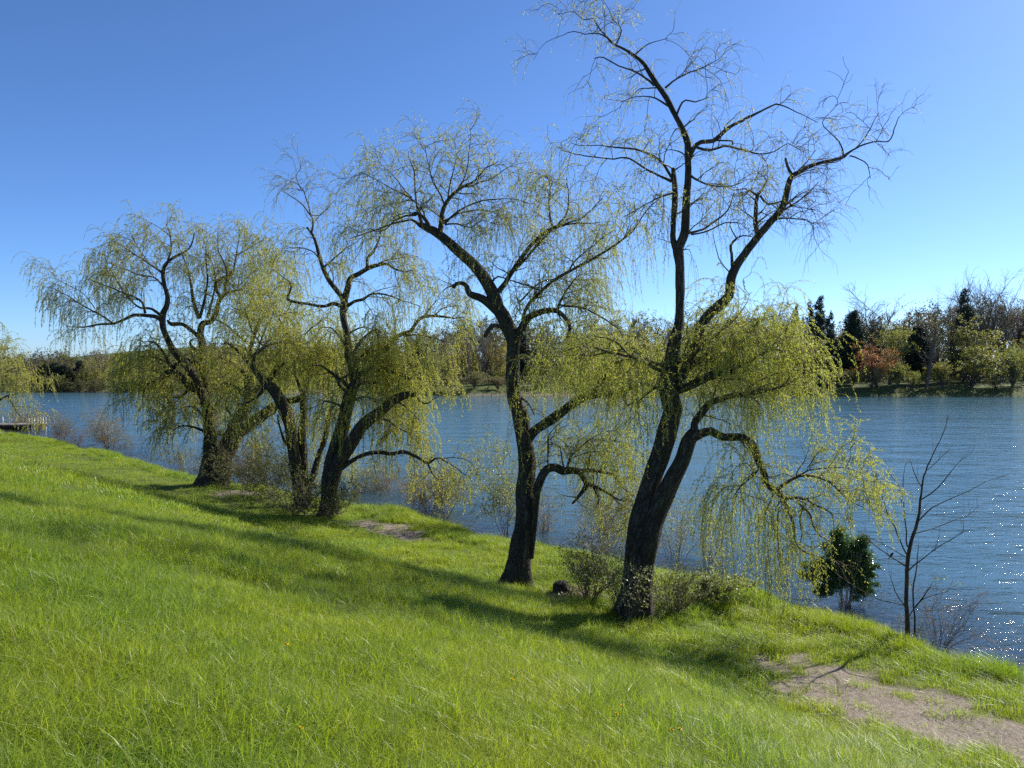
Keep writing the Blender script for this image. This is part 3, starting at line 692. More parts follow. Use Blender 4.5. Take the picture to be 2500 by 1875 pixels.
t.limb('@R4 1562,900,10 1600,850,7 1650,800,5 1690,740,3', dd=.4, den=1.5, leaf=.03, hang=.4)
t.limb('@R4 1282,1310,16 1278,1250,14 1275,1205,14 1310,1170,8 1370,1160,6', dd=-.3, den=.3, leaf=0, hang=.3)
t.limb('@R4 1305,1172,7 1270,1110,5 1275,1090,4', dd=.1, den=.3, leaf=0, hang=.3)
t.limb('@R4 1268,1335,7 1220,1260,5 1190,1160,3', dd=.2, den=0)
# lower skirt
t.limb('@R5 1660,560,70 1760,530,55 1870,475,58 1960,440,48 2045,440,30', dd=-.25, den=1.5, leaf=1.9, hang=1.1)
t.limb('@R5 2040,440,16 2045,360,10 2020,280,7 2040,180,5', dd=.1, den=2.0, leaf=2.2)
t.limb('@R6 1375,150,55 @R5 1790,780,50 1850,700,52 1900,645,46 2000,610,42 2100,590,38 2212,570,33 @R7 520,960,16 600,920,10 650,860,7', dd=.12, den=1.5, leaf=1.9, hang=1.2)
t.limb('@R6 1340,190,85 @R7 20,1275,58 100,1250,52 180,1290,50 300,1290,52 380,1340,55 420,1450,50 460,1550,46 @R8 470,220,50 540,270,45 600,330,36', dd=-.15, den=1.5, leaf=1.9, hang=1.7)
t.limb('@R8 580,320,26 620,400,24 650,480,20 665,560,18 680,640,17 740,690,12 850,720,7', dd=.3, den=.15, leaf=.6, hang=.6)
t.limb('@R8 600,320,26 700,320,20 800,370,16 880,410,12 920,440,8', dd=.5, den=.8, leaf=1.2, hang=.35)
t.limb('@R8 680,345,18 760,420,16 790,500,14 830,570,10 900,610,6', dd=.8, den=.2, leaf=.8, hang=.3)
t.limb('@R8 720,380,14 700,470,12 715,560,8 700,650,5', dd=.6, den=.4, leaf=1, hang=.6)
t.limb('@R8 540,265,30 640,200,22 740,160,18 840,180,14 900,200,12 960,260,10 1030,330,8 1120,380,5', dd=.3, den=2.3, leaf=2.3, hang=.5)
t.limb('@R8 640,200,14 760,130,10 880,110,8 1000,120,5 1110,150,3', dd=-.4, den=2.2, leaf=2.2, hang=.6)
t.limb('@R8 430,120,18 350,200,12 260,300,7', dd=-.5, den=2.2, leaf=1.9, hang=1.6)
t.limb('@R8 560,380,9 545,520,7 560,700,4', dd=.1, den=1.4, leaf=1.7, hang=1.1)
# dense skirt boughs that the photograph shows only as foliage
for sp_, d_ in (('@R5 1640,470,36 1500,400,24 1350,330,18 1200,300,12 1080,330,8', -.55), ('@R5 1640,430,30 1480,360,20 1320,350,14 1180,420,8', .5),
                ('@R5 1650,380,34 1800,300,22 1900,220,14 2000,120,8', -.4), ('@R5 1700,440,30 1850,360,20 2000,330,14 @R7 330,780,12 480,690,9 620,620,6', .45),
                ('@R7 -60,820,30 120,700,20 280,600,14 420,560,10 560,540,6', .1), ('@R7 200,650,16 350,560,10 480,480,7 560,470,4', -.5),
                ('@R7 100,900,26 280,820,18 420,740,12 540,660,8 600,640,5', -.25), ('@R7 300,1000,22 440,900,14 560,850,9 640,860,6', .5),
                ('@R5 1200,300,14 1050,260,10 900,300,7', .4), ('@R5 1350,330,16 1250,230,11 1130,200,7', -.3), ('@R5 1500,400,18 1430,300,12 1330,250,8', .5),
                ('@R7 440,740,12 540,690,9 630,610,7 690,630,5 730,700,4', .6), ('@R7 350,980,16 480,980,12 590,950,8 680,900,5', -.5),
                ('@R7 -40,780,22 60,640,14 130,520,9 180,440,5', .4), ('@R7 120,600,12 240,520,8 330,400,5 360,330,3', -.3),
                ('@R7 530,700,10 620,720,8 700,800,5', -.4), ('@R5 1600,520,24 1500,560,16 1400,640,8', -.6), ('@R7 -80,950,26 60,880,16 180,900,10 300,900,6', -.7)):
    t.limb(sp_, dd=d_, den=1.6, leaf=1.9, hang=1.0)
PW = dict(sub=3.8, sublen=0.66, twig=4.6, twiglen=0.36, strand=3.4, hang=0.9, leaf=30, ll=0.048, lw=0.0125, up=0.22)
t.build('weeping_willow', 'tallest willow, two dark stems leaning from one base, leafy skirt over the water', 'tree', GW, PW, M_leaf, None)

# ---- the single-trunked willow in the middle
t = Tree((1262, 1432), 4)
L = t.limb('@R6 180,1185,165 190,1000,140 215,800,130 230,600,122 240,400,112 228,250,112 @R5 630,861,105 612,750,108 570,620,92 555,500,90 560,400,85 560,300,85 560,220,95 530,150,92 490,60,92 450,0,90 @R3 1694,1382,95 1660,1280,85 1600,1170,80 1540,1100,74 1440,1010,66 1350,930,62 1290,880,60 1230,850,50 1170,820,36', dd=0.0, den=.12, kind='trunk', leaf=1.2); L['flare'] = True
for sp_, d_, dn, lf_, hg_ in (
    ('@R3 1690,1400,70 1600,1330,55 1510,1290,42 1490,1240,32 1460,1220,26 1420,1225,25 1400,1250,24', -.2, .15, .5, .4),
    ('@R3 1245,850,30 1220,800,25 1190,770,22 1140,745,18', -.3, .3, .6, .5),
    ('@R3 1170,830,20 1120,790,16 1060,800,14 990,820,12 900,860,9 800,890,7 700,920,4', -.15, 1, 1, .9),
    ('@R3 1150,760,16 1080,770,14 1000,800,11 940,860,8 860,870,5', .5, 1, .8, .8),
    ('@R3 1190,820,15 1160,740,12 1140,600,10 1140,450,8 1100,370,5', .1, 1, 1, .7),
    ('@R3 1200,790,12 1150,680,9 1080,630,8 980,580,7 880,520,5 800,480,3', -.3, 1, 1, .8),
    ('@R3 1210,780,11 1180,700,9 1110,660,8 1000,690,6 900,700,4 800,760,3', .6, 1.1, 1, .8),
    ('@R3 1120,640,7 1020,520,6 940,440,4 900,400,3', .5, 1.1, 1, .6),
    ('@R3 1310,890,36 1325,760,30 1345,690,27 1400,620,23 1470,570,18 1550,530,12 1620,440,8 1700,400,5', .1, .8, 1, .7),
    ('@R3 1345,700,14 1320,620,12 1270,540,9 1230,400,6 1210,300,4', -.3, 1, 1, .6),
    ('@R3 1360,680,13 1380,560,11 1400,450,8 1420,330,5 1400,250,3', .4, 1, 1, .5),
    ('@R3 1430,600,10 1480,480,8 1500,350,6 1520,220,4 1510,170,2', -.4, 1, .9, .5),
    ('@R3 1470,570,12 1600,530,9 1680,500,7 1780,430,5 1850,440,3', .4, 1, 1, .9),
    ('@R3 1340,820,18 1400,760,14 1480,710,11 1560,670,9 1680,650,7 1820,650,4 1900,680,3', -.3, 1, .9, 1.1),
    ('@R3 1340,800,15 1430,750,12 1540,735,10 1640,740,6 1740,790,4', .6, 1, .9, 1.0),
    ('@R3 1345,825,13 1430,820,10 1520,840,8 1600,790,6 1680,820,4', -.6, 1, .9, .9),
    ('@R3 1690,1290,40 1740,1240,32 1790,1160,30 1850,1060,28 1920,970,26 1990,900,24 2060,850,20 2140,825,14 @R4 540,1090,6 640,1090,4', .1, .85, 1, .9),
    ('@R4 130,1430,20 200,1345,15 280,1255,14 330,1195,14 400,1125,12 460,1060,8 480,960,6 470,880,4', .4, .8, .9, .9),
    ('@R4 400,1120,12 380,1000,8 390,920,6 370,860,4', .3, 1.1, 1, .8),
    ('@R4 460,1100,8 560,1060,6 640,980,4', -.4, 1.2, 1, .9),
    ('@R3 1870,1470,26 1900,1380,22 1980,1290,22 2080,1200,22 2180,1140,20 @R4 580,1280,14 680,1220,12 740,1180,10 800,1130,8 850,1050,6 920,980,5', -.25, .9, 1.1, 1.1),
    ('@R4 480,1335,10 520,1270,8 600,1200,6 700,1130,4', .5, 1.2, 1.1, 1.1),
    ('@R5 590,200,66 640,100,52 680,60,46 750,30,42 830,20,36 890,50,30 940,110,26 945,160,24 930,215,20', -.2, .4, 1, .8),
    ('@R4 425,1515,16 450,1460,12 490,1400,8 540,1350,5 640,1340,3', .3, 1.3, 1.1, 1.0),
    ('@R4 440,1500,13 540,1510,10 620,1550,8 700,1600,7 740,1640,5', -.3, .9, 1.1, .8),
    ('@R4 240,1480,10 330,1400,8 430,1370,5 520,1400,4', .6, 1.4, 1.1, 1.0),
    ('@R5 520,140,36 470,130,30 420,130,30 370,195,26', -.3, 0, 0, 0),
    ('@R3 1700,1300,20 1650,1230,16 1700,1180,12 1780,1200,9 1900,1230,12 1975,1265,12', -.3, 1.6, 2.0, .4),
    ('@R5 660,890,70 710,830,64 800,770,65 900,700,62 1000,630,60 1070,600,55 1180,590,48 1290,585,42 1340,550,32 1420,520,26 1500,530,16 1540,560,8', -.15, .8, 1.2, .9),
    ('@R5 1300,590,20 1325,655,18 1345,660,12 1400,620,9 1500,610,7', -.1, .2, .5, .4),
    ('@R5 1080,600,40 1130,530,36 1200,470,34 1240,410,25 1290,370,15', .3, 1.2, 1.6, 1),
    ('@R5 1100,560,14 1180,470,10 1150,380,7 1080,390,5', .4, 1.4, 1.7, 1),
    ('@R5 1290,370,12 1380,300,8 1450,260,5', -.5, 1.6, 1.9, 1),
    ('@R5 580,230,26 680,300,18 780,330,12 880,330,7', .4, 1.3, 1.7, 1.1),
    ('@R5 580,330,22 680,400,14 760,430,9 860,420,5', -.5, 1.2, 1.6, 1.0),
    ('@R5 600,600,18 660,640,12 700,720,7', -.4, 1.0, 1.2, .8),
    # low arching limb on the right of the foot
    ('@R6 262,1000,50 285,800,52 300,600,58 330,480,60 370,405,60 430,390,60 480,415,58 540,410,50 590,420,44 620,460,36 640,510,36 600,570,25 550,630,14', -.15, .25, .8, .5),
    ('@R6 630,500,30 700,520,25 800,570,18 870,610,14 950,620,8', -.3, .8, 1.0, .7),
    ('@R6 590,415,30 700,410,26 800,430,22 850,460,16 880,520,13 960,580,8', .3, 1.4, 1.4, 1.1),
    ('@R6 510,395,18 540,310,14 600,250,10 680,190,6 740,165,4', .2, 2.2, 1.7, 1.3),
    ('@R6 485,390,12 475,310,10 460,250,6', -.2, .4, .5, .4),
    ('@R6 380,385,14 380,300,13 380,200,12 395,150,7 450,100,5', .1, 1.6, 1.3, .9),
    ('@R6 560,320,8 700,285,6 840,290,4', -.2, 2.2, 1.6, 1.3),
    ('@R6 690,530,14 730,600,10 700,660,5', .2, .3, .5, .4),
    ('@R6 790,565,10 860,640,7 930,680,4', -.5, .9, 1, .6),
):
    t.limb(sp_, dd=d_, den=dn, leaf=lf_, hang=hg_)
t.build('weeping_willow', 'single-trunked willow in the middle, top bent left, low arching limb at its right', 'tree', GW,
        dict(PW, sub=6.2, sublen=0.62, twig=5.0, strand=3.2), M_leaf, None)

# ---- the tall forked willow behind the bushes
t = Tree((830, 1262), 3)
L = t.limb('@R2 1115,1120,110 1115,900,100 1130,780,96 1170,650,98 1215,500,82 1235,400,80 1260,300,76 1290,230,68 1275,120,56 1245,50,50 @S3 1290,850,56 1270,750,58 1250,650,55 1245,590,60 1265,540,72 1240,470,46 1170,380,42 1110,300,38 1065,210,36 @R3 522,1125,26 490,1010,21 460,910,18 415,845,12', dd=.03, den=.35, kind='trunk', leaf=1.0); L['flare'] = True
t.limb('@R2 1125,1080,70 1150,880,78 1190,760,88 1260,650,85 1320,550,80 1380,490,75 1460,430,66 1540,360,60 1620,320,50 1705,312,38', dd=-.15, den=.5, kind='trunk', leaf=1.4, hang=1, free=True)
for sp_, d_, dn, lf_, hg_ in (
    ('@R2 1700,315,18 1735,365,14 1780,370,10 1840,330,6 1950,290,4', -.1, 1, 1, .7),
    ('@R3 445,885,14 455,800,12 430,750,10 380,690,8 310,640,6 250,600,4', .1, .9, .25, .4),
    ('@R3 440,770,9 410,650,8 370,570,6 300,530,4', -.3, .9, .2, .4),
    ('@R3 380,600,6 340,500,4 370,450,3', .3, 1.2, .2, .4),
    ('@R3 440,760,7 500,760,5 560,700,4 600,660,3', .3, .8, .5, .5),
    ('@R3 530,1110,13 600,1050,10 680,980,8 680,930,6 620,860,4', .3, 1, .8, .7),
    ('@R3 680,980,6 750,940,4 800,900,3', -.4, 1, .8, .7),
    ('@R3 500,1060,10 440,1000,8 330,980,6 250,990,4', -.4, 1, .8, .8),
    ('@R3 585,1250,12 595,1180,9 570,1110,7 540,1080,5', .3, .7, .8, .6),
    ('@R3 665,1345,46 690,1250,40 705,1190,35 760,1160,32 820,1120,30 880,1100,26 950,1090,18 1000,1120,14 1060,1140,10 1150,1130,7', -.1, .5, .8, .8),
    ('@R3 820,1115,24 822,1050,20 860,1010,18 900,920,14 910,850,10 930,780,5', .3, .9, .8, .8),
    ('@R3 895,1090,14 970,1060,9 1060,1050,6 1160,1040,4', .4, 1, .8, .9),
    ('@R3 960,1090,7 1000,1030,5 1060,960,4', -.4, 1, .8, .8),
    ('@S3 1230,545,36 1160,520,34 1100,540,28 1040,545,26 950,525,24 850,515,24 760,490,24 742,470,20 770,400,18 770,330,14 700,280,8 600,210,5', .15, .8, .9, .8),
    ('@S3 1290,535,34 1350,500,26 1430,480,26 1480,440,20 1560,430,18 1640,445,16 1720,475,12 1830,510,8 1950,560,5', -.2, .9, .9, .9),
    ('@S3 1480,440,10 1600,390,7 1740,360,5 1850,390,3', .4, 1, .9, .9),
    ('@R2 1195,815,34 1270,760,31 1350,720,30 1450,705,30 1540,715,28 1620,700,26 1700,730,24 1780,775,20 1850,740,12 1950,790,9 2040,860,6', -.2, .5, 1.3, .6),
    ('@R2 1785,780,15 1800,820,12 1840,880,8 1880,890,5', .2, .9, 1.2, .5),
    ('@R2 1850,745,9 1960,740,6 2060,760,4 2110,830,3', -.4, 1.6, 1.5, .7),
    ('@R2 1255,315,24 1200,265,20 1180,230,20 1220,195,16 1270,170,10', -.3, .6, 1.2, .6),
    ('@R2 1290,200,40 1400,140,35 1500,150,28 1600,180,22 1660,210,16', -.2, 1.4, 2.1, 1.1),
    ('@R2 1450,150,18 1560,110,12 1650,140,7', .5, 1.6, 2.1, 1.1),
    ('@R2 1280,110,30 1360,40,22 1460,0,14 1560,30,8', .4, 1.6, 2.1, 1.0),
    ('@R2 1260,60,24 1340,-60,16 1420,-120,10 1500,-100,6', -.4, 1.5, 1.8, 1.0),
    ('@R2 1270,280,28 1150,180,20 1060,120,12 1000,120,7', -.3, 1.5, 2.0, 1.1),
    ('@R2 1310,240,28 1420,230,20 1540,260,12 1640,320,7', .6, 1.6, 2.2, 1.2),
    ('@R2 1250,370,22 1350,330,14 1450,350,8', -.5, 1.5, 2.0, 1.2),
    ('@R2 1240,420,20 1150,370,14 1080,360,8', -.4, 1.4, 2.0, 1.2),
    ('@R2 1400,480,20 1500,480,14 1620,560,9 1730,600,5', .5, 1.3, 1.8, 1.1),
    ('@R2 1560,350,16 1640,400,10 1720,480,6', .5, 1.5, 1.9, 1.2),
    ('@S3 1270,900,28 1200,800,18 1130,740,12 1040,740,7', .5, 1.3, 1.7, 1.0),
    ('@S3 1280,800,20 1400,740,14 1480,740,9 1560,800,5', -.3, 1.3, 1.5, 1.0),
    ('@S3 1300,1000,50 1450,1020,46 1560,990,44 1630,930,40 1690,850,38 1760,800,36 1850,770,34 1900,700,30 1950,650,26 2050,630,24 2150,640,18 2240,650,12 2330,640,6', .25, .8, 1.1, .7),
    ('@S3 1790,815,22 1900,805,17 2000,820,16 2080,840,12 2200,870,6', -.2, 1, 1, .8),
    ('@S3 1960,650,14 2030,560,10 2100,480,6 2200,470,4', .4, 1.2, 1, .7),
    ('@S3 2050,640,14 2150,560,9 2260,540,5', -.4, 1.3, 1, .8),
):
    t.limb(sp_, dd=d_, den=dn, leaf=lf_, hang=hg_)
PF = dict(PW, sub=3.8, sublen=0.85, twig=3.9, twiglen=0.48, strand=3.0, hang=1.05, leaf=24, ll=0.068, lw=0.019, thin=0.0045, rmax=0.14)
t.build('weeping_willow', 'willow with a bare forked top and a long bough arching low over the water', 'tree', GW, PF, M_leaf_y, None)

# ---- the leaning willow in the thicket
t = Tree((742, 1240), 2)
L = t.limb('@R2 935,1080,80 900,850,85 870,650,76 850,520,78 800,380,80 740,280,74 680,230,60 640,180,46 @S3 440,1100,44 440,1000,34 520,920,24 560,860,14', dd=-.05, den=.5, kind='trunk', leaf=1.5); L['flare'] = True
t.limb('@R2 945,1060,60 948,750,52 932,600,58 945,480,50 945,380,55 950,290,50 975,210,35 990,130,25 1030,60,16 1040,0,10', dd=.1, den=.7, kind='trunk', leaf=1.5, free=True)
t.limb('@R2 965,1060,34 980,950,34 1010,850,40 1050,720,36 1090,600,35 1110,480,30 1140,400,22 1150,340,12', dd=.15, den=.8, kind='trunk', leaf=1.3, free=True)
for sp_, d_, dn, lf_, hg_ in (
    ('@R2 930,300,22 905,230,18 885,160,12 880,80,7', -.2, 1.2, 1.5, .9), ('@R2 940,330,46 880,350,45 820,350,40 790,340,28', -.3, .8, 1.5, .9),
    ('@R2 690,240,30 640,320,20 560,370,14 500,380,8', -.3, 1.2, 1.6, 1.1), ('@R2 700,250,26 760,150,20 860,60,14 920,-20,8', .4, 1.3, 1.6, 1.0),
    ('@R2 970,210,20 1060,150,14 1130,80,8', -.5, 1.5, 1.9, 1.1), ('@R2 990,130,16 930,20,10 850,-40,6', .4, 1.5, 1.8, 1.0),
    ('@S3 440,1000,24 560,900,18 680,880,12 760,890,7', -.4, 1.5, 1.8, 1), ('@S3 470,960,20 540,760,14 600,640,9 640,540,5', .3, 1.5, 1.8, 1),
    ('@S3 520,900,18 420,760,12 380,640,7', -.3, 1.4, 1.6, .9), ('@S3 750,800,20 650,620,14 600,500,8 560,430,5', .5, 1.4, 1.7, 1.0),
    ('@S3 860,960,26 780,930,20 720,880,12', .2, 1.4, 1.6, 1), ('@S3 840,970,24 900,1040,22 990,1060,20 1080,1020,14', .3, 1, 1.6, 1),
    ('@R2 850,600,24 820,640,20 790,560,14 770,460,8', -.2, .6, 1.2, .6), ('@R2 780,360,24 740,440,16 690,470,10 640,540,6', -.5, .9, 1.4, .8),
    ('@S3 900,800,14 1000,720,10 1100,640,6', -.4, 1.5, 1.7, 1), ('@S3 640,640,14 760,600,10 880,620,6', .6, 1.5, 1.7, 1.0),
):
    t.limb(sp_, dd=d_, den=dn, leaf=lf_, hang=hg_)
t.build('weeping_willow', 'stooping willow with a sawn pale knot, three stems rising from the dense bushes', 'tree', GW, PF, M_leaf_y, None)

# ---- the broad willow on the left
t = Tree((518, 1186), 1)
L = t.limb('@R2 315,925,150 315,750,110 318,600,88 300,450,72 270,330,62 210,200,56 140,100,50 60,10,42 @R1 1130,1040,37 1100,960,38 1100,880,40 1125,820,34 1130,760,31 1110,680,27 1100,600,24 1120,540,20 1180,490,16 1280,430,10 1310,330,6', dd=.0, den=.35, kind='trunk', leaf=1.1); L['flare'] = True
t.limb('@R2 370,925,140 405,750,120 440,650,128 480,560,118 530,450,90 565,370,62 570,280,54 575,200,52 600,60,46 @S3 400,1000,50 425,870,40 480,700,34 520,640,22 560,520,12', dd=-.1, den=.5, kind='trunk', leaf=1.3, free=True)
t.limb('@R2 320,650,60 330,450,66 @R1 1410,1450,62 1385,1300,56 1370,1200,50 1365,1080,50 1352,1000,42 1370,940,40 1420,930,34 1460,870,30 1480,780,28 1530,735,22', dd=.2, den=.5, kind='trunk', leaf=1.1, free=True)
for sp_, d_, dn, lf_, hg_ in (
    ('@R1 1100,925,34 1050,895,27 980,885,24 900,885,22 840,910,18 770,940,16 680,945,14 560,965,9 480,960,5 440,945,3', -.1, .7, .8, .9),
    ('@R1 770,940,14 690,890,12 600,840,10 500,780,8 430,740,6 360,700,4 310,690,3', .2, 1.1, .9, 1.1),
    ('@R1 980,870,17 960,800,14 900,760,12 800,720,9 700,680,6 600,640,4', -.3, 1.1, 1, .9),
    ('@R1 1080,880,22 1020,840,18 940,830,14 860,760,9 780,640,6 740,560,4', .3, 1.1, 1, .8),
    ('@R1 640,840,7 560,740,5 460,680,4 380,640,3', -.4, 1.2, .9, .8),
    ('@R1 1100,600,15 1040,560,12 950,500,8 850,430,6 760,380,3', -.3, 1.1, 1, .7),
    ('@R1 1110,690,13 1040,630,10 940,610,8 820,560,5 720,520,3', .4, 1.1, 1, .8),
    ('@R1 1120,555,14 1150,450,11 1150,350,8 1120,270,4', .2, 1.1, 1, .6),
    ('@R1 1150,360,7 1080,290,4 1020,260,3', .4, 1.2, .9, .6), ('@R1 1000,530,6 920,400,5 880,330,3', .5, 1.2, 1, .7),
    ('@R1 1345,900,28 1320,840,24 1300,760,20 1280,620,14 1240,500,9 1200,400,5', .3, 1, 1, .7),
    ('@R1 1350,900,22 1380,780,16 1400,640,11 1390,500,8 1380,380,4', -.3, 1.1, 1, .6),
    ('@R1 1400,900,18 1450,700,12 1440,560,8 1400,470,4', .5, 1.1, 1, .7),
    ('@R1 1525,740,20 1520,680,15 1530,590,12 1500,500,9 1470,440,6 1470,330,3', -.2, 1.1, 1.1, .7),
    ('@R1 1490,770,24 1455,690,22 1480,640,22 1550,620,20 1580,560,14 1600,440,8 1620,330,4', .2, 1, 1.1, .7),
    ('@R1 1530,735,16 1600,715,13 1680,700,9 1760,740,5 1860,760,4', .3, 1.2, 1.2, 1.0),
    ('@R1 1590,480,8 1700,420,6 1800,360,4', -.4, 1.4, 1.3, .8), ('@R1 1600,700,9 1700,600,7 1800,530,5 1880,520,3', .5, 1.4, 1.3, 1.0),
    ('@R1 1345,1035,30 1290,985,25 1230,945,25 1160,945,28 1130,920,14', -.1, .1, .6, .5),
    ('@R1 1350,1130,36 1310,1110,24 1285,1080,18 1290,1050,10 1330,1040,7', -.3, .3, .8, .6), ('@R1 1370,1190,30 1300,1200,26 1250,1180,30 1240,1220,24', -.1, .2, .8, .6),
    ('@R1 1330,1390,46 1280,1370,42 1220,1300,40 1170,1270,36 1110,1280,30 1060,1350,18', -.25, .8, 1.7, 1.1),
    ('@S4 560,295,22 500,335,18 420,335,10', -.3, .8, 1.4, 1), ('@S4 430,395,16 370,380,10 290,375,7 220,390,5', -.2, 1.3, 1.7, 1.1),
    ('@S4 355,470,14 310,465,11 270,510,9 240,590,6', -.4, 1.4, 1.6, 1.0), ('@R1 1180,1240,24 1080,1180,16 980,1160,10 900,1180,6', .5, 1.4, 1.7, 1.2),
    ('@R1 1140,1200,22 1060,1080,14 1000,1060,8', -.5, 1.2, 1.3, .9), ('@R1 1330,1300,26 1240,1420,18 1160,1440,10 1060,1420,6', .6, 1.3, 1.6, 1.1),
    ('@R2 270,560,22 190,530,12 110,525,9 60,560,5', -.5, 1.4, 1.5, .7), ('@R2 290,480,18 200,400,12 110,400,7', .4, 1.4, 1.4, .9),
    ('@R2 350,580,18 400,585,14 430,570,9', -.5, .6, 1.4, .6),
    ('@S3 370,865,22 280,790,18 200,720,16 130,680,12 80,660,8', .2, .8, 1, .9), ('@S3 400,1380,50 480,1270,46 580,1200,50 640,1110,46 720,1010,38 780,950,34 860,900,20', -.1, .8, 1.4, 1),
    ('@R2 490,560,110 640,470,72 740,390,50 800,360,26', .3, .8, 1.3, .45), ('@R2 570,340,30 480,260,18 400,230,10', -.5, 1.2, 1.5, .75),
    ('@R2 575,200,34 480,110,22 380,60,12', .4, 1.4, 1.6, .8), ('@R2 590,120,26 500,20,18 420,-40,9', -.5, 1.3, 1.5, .8), ('@R2 330,420,24 400,320,16 460,300,8', -.7, 1.0, 1.4, .8),
    ('@S3 410,950,20 300,900,14 180,880,8', -.6, 1.3, 1.5, .8), ('@R2 300,420,20 330,260,14 380,180,9', .6, 1.3, 1.6, .9), ('@R2 500,500,20 420,400,12 430,330,7', -.8, .7, 1.3, .6),
    ('@S3 480,700,20 360,600,14 260,560,8', .4, 1.2, 1.3, 1), ('@S3 560,520,12 640,380,8 720,260,5', -.2, 1.3, 1.4, .9), ('@S3 520,600,12 500,420,8 540,260,5 560,150,3', .5, 1.3, 1.3, .8),
):
    t.limb(sp_, dd=d_, den=dn, leaf=lf_, hang=hg_)
PL = dict(PW, sub=4.3, sublen=1.0, twig=3.4, twiglen=0.55, strand=2.7, hang=1.05, leaf=20, ll=0.08, lw=0.023, thin=0.0055, rmax=0.16)
t.build('weeping_willow', 'broad rounded willow at the left, its thick trunk split in two near the grass', 'tree', GW, PL, M_leaf_y, None)

# ---- the willow at the left edge, trunk out of the frame
t = Tree((-190, 1100), 9)
t.g = V(-44, 60, gz(-44, 60)); t.Y0 = 56.0
q = [P(-190, 1070, 56), ]
L = t.limb('@F -200,1075,40 -190,1000,34 -160,940,30 -120,880,22 -80,820,14 -40,780,7', dd=0, den=.6, kind='trunk', leaf=1.4); L['flare'] = True
for sp_, d_ in (('@F -170,960,20 -80,950,12 -10,975,8 @S1 70,740,18 180,720,10', -.1), ('@S1 90,745,16 150,850,12 170,900,10 230,970,5', -.2), ('@S1 140,850,10 240,855,7 330,860,5 400,900,3', .3),
                ('@F -150,930,16 -70,910,10 @S1 -50,420,20 60,480,16 130,440,8', -.2), ('@S1 40,480,12 60,520,9 120,580,6', .4), ('@F -120,880,12 -40,900,9 @S1 0,400,14 30,340,10 80,300,7 160,260,3', .1),
                ('@S1 60,480,12 180,480,9 300,520,6', .5), ('@S1 20,350,10 60,240,7 140,210,4', -.5), ('@S1 130,450,8 240,430,6 330,460,4 400,530,3', -.4), ('@S1 100,740,9 250,690,7 380,680,4', .5),
                ('@S1 200,500,7 300,580,5 420,640,3', .2), ('@F -100,890,9 -30,860,6 20,850,4', .6), ('@S1 0,620,12 120,620,8 260,640,5', -.5)):
    t.limb(sp_, dd=d_, den=1.6, leaf=1.5, hang=.9)
t.build('weeping_willow', 'yellow-green willow at the left edge, only its drooping boughs showing above the dock', 'tree', GW,
        dict(PL, sub=2.0, sublen=1.0, twig=2.2, strand=2.0, leaf=11, hang=.9, ll=0.11, lw=0.034, thin=0.008), M_leaf_y, None, loc=P(-200, 1075, 56))

# ------------------------------------------------------------------ shrubs and saplings
def shrub(name, label, cat, base, h, wd, stems, leafm, seed, sub=3.0, twig=4.0, leaf=10, ll=0.05, lw=0.025, stemm=None, lean=(0, 0), leafden=1.0, group=None, fol0=0.25, r0=0.012, grav=0.3, wig=0.12, parts=True):
    r = np.random.default_rng(seed); b3 = np.asarray(base, float); stems = int(stems * 2.2); sub *= 2.0; twig *= 2.4; leaf *= 2.4
    a = r.uniform(0, 6.283, stems); sp = np.sqrt(r.uniform(0, 1, stems)) * wd
    d0 = np.stack([np.cos(a) * sp + lean[0], np.sin(a) * sp + lean[1], np.full(stems, h)], -1) / h
    K = 10; pts = np.zeros((stems, K, 3)); pts[:, 0] = np.stack([np.cos(a), np.sin(a), np.zeros(stems)], -1) * (0.04 + 0.09 * wd) * r.uniform(0.2, 1, stems)[:, None]; pts[:, 0, 2] = -0.05
    ln = h * r.uniform(0.6, 1.05, stems) * np.linalg.norm(d0, axis=1); dc = nrm(d0 * V(0.7, 0.7, 1.0))
    for kk in range(1, K):
        dc = nrm(dc + wig * r.normal(size=(stems, 3)) + V(0, 0, 1) * 0.0 + np.c_[d0[:, :2] * 0.04, np.zeros(stems)])
        pts[:, kk] = pts[:, kk - 1] + dc * (ln / (K - 1))[:, None]
    rr = r0 * r.uniform(0.6, 1.2, stems)[:, None] * np.linspace(1, 0.25, K)[None, :]
    root = thing(name, label, cat, base, group)
    b1, r1, _ = grow(pts, rr, sub, 0.32 * h, K=7, tan=0.8, perp=0.8, up=0.3, grav=grav, wig=0.2, t0=fol0, rad=(r0 * 0.5, 0.0025), r=r, tip=1)
    b2, r2, _ = grow(b1, r1, twig, 0.15 * h, K=4, tan=0.6, perp=0.9, up=0.2, grav=grav, wig=0.2, rad=(0.003, 0.0018), r=r, tip=1)
    v, q = merge([tubes(pts, rr, 5), tubes(b1, r1, 3), tubes(b2, r2, 3)])
    obj('stem_cluster', mesh('stem_cluster', v, q, stemm or M_stem), root)
    if leaf > 0:
        l1 = leaves(b2, leaf, ll, lw, r=r, rand=0.8, droop=0.1); l2 = leaves(b1, leaf * 0.7, ll, lw, r=r, rand=0.8, droop=0.1)
        lv, lq = merge([(l1[0], l1[1]), (l2[0], l2[1])])
        obj('foliage', mesh('foliage', lv, lq, leafm, attrs={'rnd': np.concatenate([l1[2], l2[2]])}), root)
    return root
def at_px(px, py): 
    g_ = ground_pt(px, py); return g_
def gpt(px, py): return at_px(px, py)

